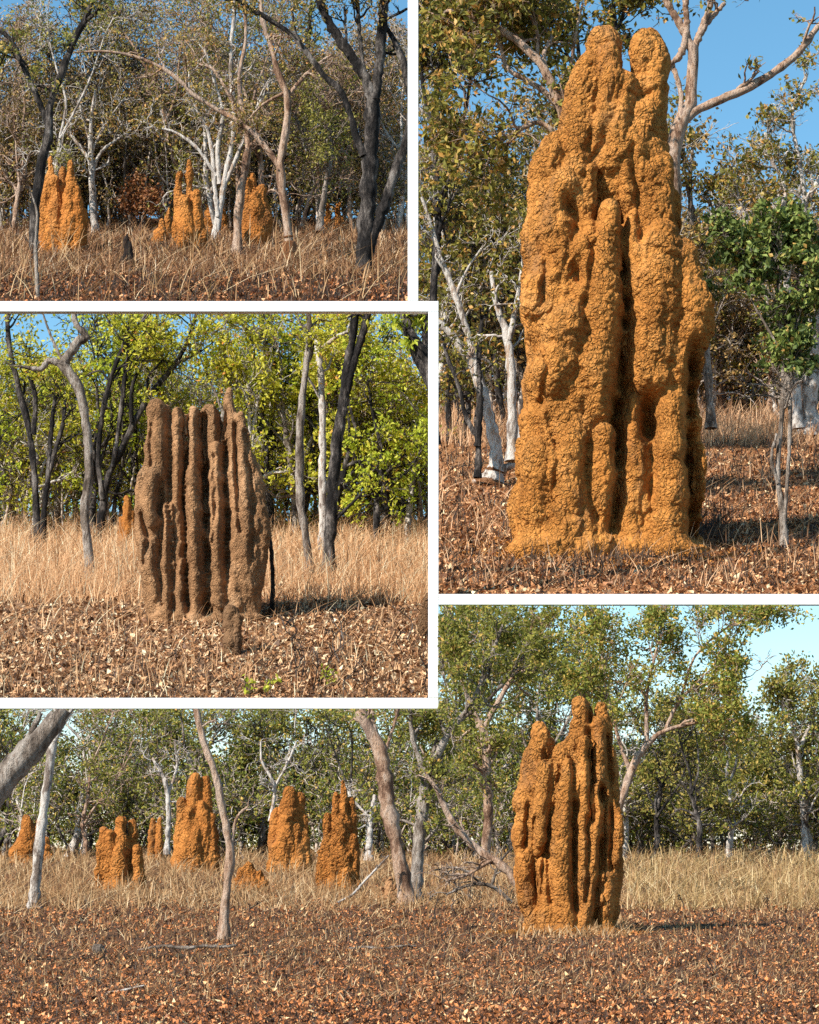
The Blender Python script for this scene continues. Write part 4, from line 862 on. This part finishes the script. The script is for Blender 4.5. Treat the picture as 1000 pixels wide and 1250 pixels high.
litter(2, 'leaf_litter', 'brown leaf litter on the orange soil round the huge ochre mound', 68400, (545, 728), (529, 1120), 0.16, Q2, seed=21)

# ================================================================== left middle landscape
K3 = B[3]
T(3, 'gum_tree', 'dark forked tree at the left edge of the golden grass landscape', 'tree', [[(46, 672, 10), (44, 620, 9), (41, 570, 8), (34, 520, 8), (22, 470, 7), (12, 425, 6), (8, 372, 6)], [(41, 530, 7), (43, 490, 6), (36, 455, 5), (28, 430, 3)], [(52, 665, 8), (56, 600, 7), (66, 555, 6), (76, 520, 5), (80, 480, 4)], [(58, 590, 6), (62, 530, 6), (66, 490, 5), (70, 470, 4)]], K3['dark'], L3, seed=301, l1=(4, 50), l2=(4, 28), l3=(3, 14), nl=4, wander=4, tmin=0.6, trunk_seg=10)
T(3, 'gum_tree', 'pale zigzag gum trunk with a dark broken stub limb standing in the golden grass', 'tree', [[(110, 706, 13), (107, 660, 11), (104, 620, 12), (109, 580, 12), (108, 545, 11), (103, 505, 12), (97, 475, 14), (84, 455, 14), (74, 443, 12)], [(76, 446, 13), (88, 428, 12), (96, 416, 12), (106, 412, 9), (98, 402, 8), (92, 392, 8), (90, 372, 7)], [(76, 446, 10), (60, 440, 8), (50, 450, 7), (30, 448, 4)], [(82, 452, 5), (62, 410, 3), (50, 375, 2)]], K3['grey'], L3, seed=302, l1=(1, 40), l2=(3, 22), l3=(2, 12), nl=4, wander=2, tmin=0.8, trunk_seg=12)
T(3, 'gum_tree', 'dark leaning tree with a long straight limb rising to the right behind the ribbed mound', 'tree', [[(120, 664, 11), (125, 620, 10), (132, 580, 9), (150, 545, 8), (165, 510, 8), (190, 470, 7), (215, 440, 6), (232, 405, 5), (240, 375, 4)], [(126, 610, 8), (120, 560, 6), (126, 500, 6), (140, 450, 6), (152, 420, 5), (165, 372, 5)], [(138, 570, 6), (148, 500, 6), (155, 440, 5), (160, 410, 4), (190, 370, 4)], [(160, 515, 5), (162, 470, 4), (180, 430, 3), (195, 375, 3)]], K3['dark'], L3, seed=303, l1=(6, 60), l2=(4, 30), l3=(3, 14), nl=5, wander=5, tmin=0.5, trunk_seg=10)
T(3, 'gum_tree', 'straight dark trunk splitting into two at the top, right of the ribbed mound', 'tree', [[(401, 708, 16), (403, 660, 15), (406, 600, 14), (412, 540, 14), (418, 500, 13), (424, 450, 11), (430, 410, 10), (434, 372, 9)], [(418, 505, 10), (430, 450, 9), (442, 410, 9), (451, 372, 8)], [(404, 640, 6), (424, 620, 4), (445, 600, 3)]], K3['dark'], L3, seed=304, l1=(2, 50), l2=(3, 26), l3=(2, 12), nl=5, wander=3, tmin=0.7, trunk_seg=12)
T(3, 'gum_tree', 'slanting slim dark trunk just left of the straight dark forked trunk', 'tree', [[(379, 704, 11), (374, 660, 10), (367, 610, 10), (366, 560, 10), (368, 500, 9), (374, 450, 8), (378, 400, 7), (374, 372, 6)]], K3['grey'], L3, seed=305, l1=(4, 50), l2=(4, 26), l3=(3, 12), nl=7, wander=4, tmin=0.55, trunk_seg=10)
T(3, 'gum_tree', 'pale mid sized trunk behind the slanting slim dark trunk', 'tree', [[(395, 668, 10), (394, 600, 10), (394, 540, 9), (393, 490, 9), (390, 440, 8), (384, 405, 10), (374, 396, 7)], [(388, 430, 6), (410, 412, 5), (425, 405, 4)]], K3['gum'], L3, d=112, seed=306, l1=(3, 45), l2=(4, 24), l3=(3, 12), nl=6, wander=3, tmin=0.6, trunk_seg=10)
T(3, 'gum_tree', 'thick dark trunk with hanging lime leaves leaning in beside the white post', 'tree', [[(560, 760, 26), (556, 640, 25), (548, 540, 24), (534, 475, 23), (522, 450, 22), (508, 425, 18), (498, 400, 14), (490, 372, 12)], [(518, 440, 10), (520, 400, 10), (516, 372, 9)]], K3['dark'], L3b, d=80, seed=307, l1=(4, 45), l2=(3, 24), l3=(3, 12), nl=8, wander=3, tmin=0.65, trunk_seg=12, ll=9, lw=3.5, droop=1.6)
T(3, 'sapling', 'thin dark bare stick stem growing at the right flank of the ribbed mound', 'sapling', [[(332, 746, 6), (333, 710, 5), (331, 670, 5), (326, 640, 4), (318, 610, 3)]], K3['dark'], None, seed=308, l1=(2, 18), l2=(1, 8), l3=(0, 5), nl=0, wander=2)
GRP3 = 'trees of the yellow green woodland behind the ribbed mound'
LAB3 = 'yellow green leaved woodland tree behind the golden grass and the ribbed brown mound'
top3 = lambda x: float(np.interp(x, [-40, 20, 40, 75, 110, 130, 540], [380, 430, 460, 450, 370, 345, 340]))
wood(3, (-100, 540), (652, 664), 17, (270, 330), (6, 11), [L3, L3, L3b], [K3['dark'], K3['dark'], K3['grey'], K3['gum']], GRP3, LAB3, 71, gap=0.16, hmap=top3, l1=(7, 62), l2=(5, 32), l3=(3, 14), nl=4, ll=6.0, lw=3.4, tmin=0.3, fork=(0.4, 0.65))
wood(3, (-40, 540), (644, 650), 26, (130, 260), (4, 8), [L3, L3b, L3b], [K3['dark'], K3['dark'], K3['grey'], K3['gum']], GRP3, LAB3, 72, gap=0.12, hmap=lambda x: top3(x) + 20, l1=(6, 45), l2=(5, 24), l3=(3, 11), nl=3, ll=5.6, lw=3.2, tmin=0.25, fork=(0.4, 0.65))
wood(3, (300, 540), (660, 672), 7, (230, 300), (7, 12), [L3b, L3], [K3['dark'], K3['gum']], GRP3, LAB3, 73, hmap=top3, l1=(7, 60), l2=(5, 30), l3=(3, 14), nl=4, ll=6.5, lw=3.6, tmin=0.35, fork=(0.4, 0.6))
grass(3, 'dry_grass', 'tall golden dry grass in front of the yellow green woodland', 29120, (645, 738), (-115, 529), (10, 48), G3, w=0.9, seed=31, lean=0.7, rowpow=1.35)
grass(3, 'dry_grass', 'thin golden grass stalks scattered over the pale leaf litter', 1792, (715, 858), (-115, 529), (8, 40), G3, w=1.1, seed=32, lean=0.6)
grass(3, 'charred_grass', 'dark burnt grass stubble in the near leaf litter', 8960, (712, 862), (-115, 529), (4, 18), Gk, w=1.2, seed=33, lean=0.8, dens=lambda x, y: np.clip(0.25 + (y > 800) * 0.5 + (np.abs(y - 718) < 10) * 0.5, 0, 1))
litter(3, 'leaf_litter', 'pale brown leaf litter covering the near ground before the ribbed mound', 68200, (706, 866), (-115, 529), 0.20, Q3, seed=31)
rng9 = np.random.default_rng(12)
for i, (px, row, lab) in enumerate([(302, 850, 'bright lime seedling with upright leaves near the bottom rail'), (331, 848, 'lime seedling with three broad leaves beside the upright leaved seedling'), (400, 838, 'pale green seedling in the dark stubble below the leaf litter')]):
    d = float(gd(3, row)); s = d / F; p = P(px, row, d)
    rt = empty('seedling', tuple(p)); tag(rt, lab, 'seedling')
    st_ = [smooth_line([(px, row, 1.4), (px + rng9.normal() * 4, row - 10, 1.2), (px + rng9.normal() * 7, row - 20, .8)], 8) for _ in range(3)]
    pts = np.array([[((c[:, 0] - 500) * s), np.full(8, d), EYE + (HOR - c[:, 1]) * s] for c in st_]).transpose(0, 2, 1)
    obj('stem', *tubes(pts, np.array([c[:, 2] / 2 * s for c in st_]), 5), K3['grey'], rt)
    c = pts[:, 2:].reshape(-1, 3); c = np.repeat(c, 2 if i == 2 else 1, 0) + rng9.normal(size=(len(c) * (2 if i == 2 else 1), 3)) * 3 * s
    obj('foliage', *leaves(c, (9 if i < 2 else 7) * s, (5 if i < 2 else 3) * s, rng9, -0.8), L3b, rt, smooth=False)

# ================================================================== upper left landscape
K1 = B[1]
T(1, 'gum_tree', 'dark leaning tree with sparse yellow leaves beside the joined orange towers', 'tree', [[(40, 322, 12), (41, 280, 11), (44, 240, 11), (50, 205, 12), (58, 170, 12), (60, 140, 11), (64, 118, 9), (73, 95, 9), (82, 70, 9), (92, 45, 8), (106, 18, 7), (116, -10, 6)], [(58, 150, 8), (42, 110, 7), (28, 80, 6), (18, 55, 5), (0, 36, 5), (-12, 30, 4)], [(88, 55, 6), (100, 32, 5), (125, 10, 4)], [(28, 80, 3), (10, 62, 3), (-5, 85, 2)]], K1['dark'], L4y, seed=401, l1=(5, 36), l2=(4, 20), l3=(3, 10), nl=3, wander=3, tmin=0.45, trunk_seg=10, ll=6, lw=3.5)
T(1, 'sapling', 'thin grey crooked sapling in front of the dark leaning tree', 'sapling', [[(46, 372, 5), (45, 335, 5), (43, 300, 4), (45, 260, 3), (38, 235, 2)]], K1['grey'], None, seed=402, l1=(3, 18), l2=(2, 10), l3=(0, 5), nl=0, wander=2, d=142)
T(1, 'gum_tree', 'white straight gum between the joined towers and the finger spired mound', 'tree', [[(117, 286, 9), (114, 250, 9), (112, 205, 8), (111, 170, 6), (112, 145, 4), (117, 110, 3)], [(113, 205, 5), (125, 185, 4), (145, 170, 3), (160, 160, 2)], [(112, 200, 5), (95, 175, 4), (78, 155, 3)], [(112, 185, 4), (130, 150, 3), (150, 120, 2)], [(111, 175, 4), (100, 140, 3), (96, 110, 2)]], K1['gum'], L1, seed=403, l1=(5, 36), l2=(4, 20), l3=(3, 10), nl=2, wander=4, tmin=0.35, ll=4.5, lw=2.5)
T(1, 'gum_tree', 'grey gum leaning slightly right, left of the finger spired mound', 'tree', [[(147, 278, 7), (149, 235, 7), (152, 200, 6), (156, 170, 5), (165, 145, 4)], [(154, 178, 4), (172, 155, 3), (190, 140, 2)]], K1['gum'], L1, seed=404, l1=(7, 40), l2=(4, 22), l3=(3, 10), nl=2, tmin=0.4, ll=4.5, lw=2.5)
T(1, 'gum_tree', 'clump of twisted white trunks in front of the half hidden mound', 'tree', [[(263, 292, 9), (268, 255, 8), (276, 210, 7), (285, 165, 6), (284, 120, 6), (282, 70, 5), (288, 0, 5)], [(266, 265, 6), (262, 225, 6), (258, 180, 5), (250, 150, 4), (235, 130, 3)], [(268, 225, 6), (266, 180, 6), (272, 140, 5), (262, 100, 4), (250, 60, 3)], [(270, 235, 5), (290, 190, 5), (310, 140, 4), (330, 100, 3)], [(264, 215, 4), (240, 180, 4), (210, 160, 3), (180, 155, 2)]], K1['gum'], L1, seed=405, l1=(6, 44), l2=(5, 22), l3=(3, 10), nl=2, wander=5, tmin=0.35, trunk_seg=9, ll=4.5, lw=2.5)
T(1, 'gum_tree', 'pinkish white trunk against the left side of the smooth shouldered mound', 'tree', [[(290, 312, 12), (290, 275, 11), (294, 235, 10), (301, 195, 9), (302, 165, 7), (295, 130, 6), (292, 90, 5), (300, 50, 4), (298, -5, 4)], [(302, 180, 6), (312, 172, 4), (315, 160, 3)], [(298, 150, 5), (282, 120, 4), (262, 85, 4), (240, 75, 3)]], K1['pink'], L1, seed=406, l1=(5, 44), l2=(5, 22), l3=(3, 10), nl=2, wander=4, tmin=0.45, trunk_seg=10, ll=4.5, lw=2.5)
T(1, 'gum_tree', 'bent gum with an orange mud plastered base and one long limb arching far left', 'tree', [[(353, 322, 12), (352, 290, 11), (349, 260, 10), (344, 225, 11), (342, 200, 10), (348, 165, 9), (352, 130, 8), (348, 110, 8), (338, 85, 7), (332, 60, 6), (322, 30, 6), (318, -8, 5)], [(343, 205, 8), (328, 185, 7), (312, 165, 6), (285, 145, 6), (255, 128, 5), (235, 115, 5), (215, 95, 5), (190, 80, 5), (160, 68, 4), (125, 64, 3), (92, 66, 2)], [(350, 120, 5), (365, 100, 5), (385, 80, 4), (405, 66, 3)], [(349, 112, 4), (320, 128, 3), (300, 150, 2)]], K1['pink'], L1, seed=407, sheath=(mud_m, 278, [0], 'mud_sheath'), l1=(5, 44), l2=(5, 24), l3=(3, 11), nl=2, wander=4, tmin=0.5, trunk_seg=10, ll=4.5, lw=2.5)
T(1, 'gum_tree', 'big dark trunked tree with heavy spreading limbs at the right of the upper left landscape', 'tree', [[(442, 345, 26), (446, 300, 21), (449, 240, 21), (452, 190, 19), (454, 140, 19), (456, 118, 18)], [(455, 125, 13), (446, 95, 13), (430, 70, 12), (412, 45, 12), (398, 20, 11), (386, -10, 10)], [(457, 122, 13), (462, 90, 12), (465, 55, 12), (470, -5, 11)], [(444, 190, 9), (434, 165, 8), (428, 140, 8), (415, 110, 8), (395, 92, 7), (375, 65, 7), (355, 42, 6), (325, 22, 6), (296, 5, 5), (280, -10, 4)], [(452, 300, 13), (466, 260, 12), (478, 225, 12), (490, 190, 12), (502, 160, 11)], [(498, 172, 10), (501, 140, 9), (500, 110, 9), (492, 75, 9), (482, 50, 7), (470, 30, 5)], [(446, 98, 6), (440, 50, 5), (436, 0, 5)]], K1['dark'], L1, d=156, seed=408, l1=(5, 52), l2=(5, 28), l3=(3, 12), nl=3, wander=4, tmin=0.35, trunk_seg=12, lines_sprout=[1, 2, 3, 6], ll=5.5, lw=3)
T(1, 'gum_tree', 'dark slender trunk between the bent grey gum and the big dark tree', 'tree', [[(360, 276, 8), (366, 220, 8), (372, 170, 7), (370, 120, 6), (375, 60, 5), (380, 0, 4)]], K1['dark'], L1g, seed=409, l1=(8, 50), l2=(5, 26), l3=(3, 11), nl=4, tmin=0.4, ll=4.5, lw=2.5)
T(1, 'gum_tree', 'grey leaning trunk in front of the tiny far orange mound', 'tree', [[(390, 280, 8), (395, 240, 7), (402, 200, 6), (404, 180, 5), (400, 150, 4)], [(400, 195, 4), (385, 175, 3), (370, 155, 2)]], K1['grey'], L1g, d=185, seed=410, l1=(8, 44), l2=(5, 24), l3=(3, 11), nl=4, tmin=0.4, ll=4.5, lw=2.5)
T(1, 'shrub', 'low scorched shrub with rust coloured leaves behind the black stump', 'shrub', [[(170, 285, 3), (172, 262, 2), (176, 235, 1.5)], [(171, 275, 2), (160, 255, 1.5), (155, 240, 1)], [(171, 275, 2), (186, 258, 1.5), (192, 245, 1)]], K1['dark'], Lred, seed=411, l1=(5, 20), l2=(4, 12), l3=(3, 7), nl=5, tmin=0.2, ll=4.5, lw=3)
GRP1 = 'trees of the dull woodland behind the small orange mounds'
LAB1 = 'slender woodland tree in the dense dull backdrop of the upper left landscape'
top1 = lambda x: float(np.interp(x, [-40, 140, 330, 360, 420, 510], [-60, -60, -50, 40, 60, 20]))
wood(1, (-90, 510), (280, 290), 18, (250, 360), (5, 8), [L1, L1g, L1b], [K1['gum'], K1['pink'], K1['grey'], K1['dark']], GRP1, LAB1, 81, gap=0.08, hmap=top1, l1=(8, 58), l2=(6, 32), l3=(4, 14), nl=2, ll=4.3, lw=2.5, tmin=0.3, fork=(0.35, 0.55), wob=0.36)
wood(1, (-30, 510), (273, 279), 22, (150, 300), (3, 6), [L1, L1g, L1b], [K1['pink'], K1['grey'], K1['dark']], GRP1, LAB1, 82, gap=0.04, hmap=lambda x: top1(x) + 30, l1=(8, 46), l2=(6, 26), l3=(4, 12), nl=2, ll=4.3, lw=2.5, tmin=0.2, wob=0.36)
wood(1, (-30, 510), (269, 272), 18, (80, 190), (3, 5), [L1b, L1g, L1b], [K1['pink'], K1['grey'], K1['dark']], GRP1, LAB1, 83, l1=(7, 34), l2=(5, 20), l3=(3, 10), nl=2, ll=4.7, lw=2.9, tmin=0.1, wob=0.36)
grass(1, 'dry_grass', 'russet dry grass around the small orange mounds', 29120, (272, 338), (-115, 505), (4, 23), G1, w=0.9, seed=41, lean=1.0)
grass(1, 'charred_grass', 'dark burnt stubble under the russet grass', 12320, (290, 370), (-115, 505), (3, 14), Gk, w=1.1, seed=42, lean=0.9)
grass(1, 'dry_grass', 'long pale grass stalks bending over the near edge of the upper left landscape', 784, (300, 372), (-115, 505), (20, 60), G4, w=1.1, seed=43, lean=0.8)
litter(1, 'leaf_litter', 'russet leaf litter along the near edge of the upper left landscape', 20160, (305, 374), (-115, 505), 0.30, Q1, seed=41)

def thicket(k, xs, rows, n, H, wpx, leaf, seed, label):
    rng = np.random.default_rng(seed); gt, gl = Geo(), Geo()
    for i in range(n):
        px = rng.uniform(*xs); row = rng.uniform(*rows)
        ln = wild_lines(px, row, rng.uniform(*H), rng.uniform(*wpx), rng, lean=rng.normal() * 0.12, fork=rng.uniform(0.35, 0.6), nlimb=int(rng.integers(2, 4)))
        T(k, '', '', '', ln, None, leaf, seed=seed * 100 + i, l1=(5, 36), l2=(4, 18), l3=(2, 9), nl=1, ll=5, lw=2.6, tmin=0.35, wob=0.4, collect=(gt, gl))
    tag(obj('woodland', *gt.get(), BW[k]), 'distant mass of thin trunks and twigs ' + label, 'woodland', kind='stuff')
    tag(obj('woodland', *gl.get(), leaf, smooth=False), 'sparse leaves of the distant thin trunks ' + label, 'woodland', kind='stuff')
thicket(4, (-30, 1030), (1042, 1050), 140, (60, 150), (2.5, 5), L4, 56, 'of the lower landscape')
thicket(3, (-30, 530), (645, 656), 120, (110, 240), (2.5, 6), L3, 76, 'behind the golden grass')
thicket(2, (820, 1030), (496, 512), 60, (60, 200), (3, 9), L2, 66, 'at the right behind the huge mound')
thicket(2, (520, 650), (496, 520), 34, (100, 260), (3, 7), L2, 67, 'at the left behind the huge mound')
thicket(1, (-20, 505), (272, 284), 100, (80, 220), (2.5, 5), L1, 86, 'of the upper left landscape')
understory(4, 'woodland', 'distant green thicket between the trunks of the lower landscape', (-60, 1060), 70, 1041, (45, 85), 26000, 6.0, L4b, seed=4)
understory(3, 'woodland', 'distant yellow green thicket between the trunks behind the golden grass', (-40, 540), 149, 643, (40, 72), 8000, 6.5, L3b, seed=3)
understory(1, 'woodland', 'distant dull brown thicket of the upper left landscape', (-40, 515), 236, 268, (60, 110), 13000, 5.5, L1b, seed=1)
understory(2, 'woodland', 'distant grey brown thicket behind the huge ochre mound', (525, 1040), 149, 489, (35, 75), 9000, 5.5, L1b, seed=2)

for kk, px, row, rx, n_, mt, lab in ((2, 742, 674, 130, 9000, clay2, 'orange clay crumbs washed down round the foot of the huge ochre mound'), (4, 693, 1139, 72, 2600, clay4, 'orange clay crumbs round the foot of the tall fluted mound'), (3, 248, 757, 78, 2000, clay3, 'brown clay crumbs round the foot of the ribbed mound')):
    d0 = float(gd(kk, row)); s0 = d0 / F
    r_ = np.random.default_rng(kk + 60); th = r_.uniform(0, 2 * np.pi, n_); q_ = np.abs(r_.normal(0, 0.30, n_)) + 0.82
    x_ = px + np.cos(th) * rx * q_; y_ = d0 - np.sin(th) * rx * 0.75 * q_ * s0 + 20 * s0
    y_ = np.clip(y_, TAB[kk][0][0] + .1, None)
    L_ = s0 * r_.uniform(1.2, 5.0, n_) * (1.6 if kk == 2 else 1)
    c_ = np.stack([(x_ - 500) * s0, y_, gz(kk, y_) + L_ * 0.1], 1)
    V_, Q_ = leaves(c_, 1.0, 0.9, r_, 0, 0.4)
    V_ = np.repeat(c_, 4, 0) + (V_ - np.repeat(c_, 4, 0)) * np.repeat(L_, 4)[:, None]
    V_, Q_ = trim(kk, V_, Q_)
    tag(obj('clay_crumbs', V_, Q_, mt, smooth=False), lab, 'soil', kind='stuff')
grass(2, 'dry_grass', 'short burnt tufts pushed up against the front of the huge ochre mound', 900, (655, 690), (640, 850), (6, 30), Gk, w=1.1, seed=25, lean=0.5)
grass(4, 'dry_grass', 'tawny tufts at the foot of the tall fluted mound', 900, (1125, 1146), (630, 765), (5, 18), G4, w=1.0, seed=26, lean=0.6)

T(2, 'gum_tree', 'leaf laden gum filling the corner above the white forked gum', 'tree', [[(530, 540, 11), (528, 400, 10), (535, 250, 9), (528, 150, 7), (540, 60, 5)], [(535, 260, 7), (560, 170, 5), (575, 90, 4), (570, 20, 3)], [(530, 170, 5), (515, 90, 4), (520, 0, 3)]], K2['dark'], L2, d=88, seed=214, l1=(11, 80), l2=(7, 40), l3=(3, 18), nl=5, ll=8, lw=4.4, tmin=0.4, gap=0.0)
r8 = np.random.default_rng(88)
for i in range(16):
    px = r8.uniform(330, 520); row = r8.uniform(770, 850); L = r8.uniform(18, 60)
    o = stick(3, 'dry_stalk', 'thin dark dry stalk standing in the stubble below the ribbed mound', [(px, row, 1.7), (px + r8.normal() * 6, row - L * .5, 1.3), (px + r8.normal() * 14, row - L, 0.8)], K3['dark'], seed=160 + i, cat='stalk', side=(4, 16)); o['group'] = 'dark stalks in the near stubble'
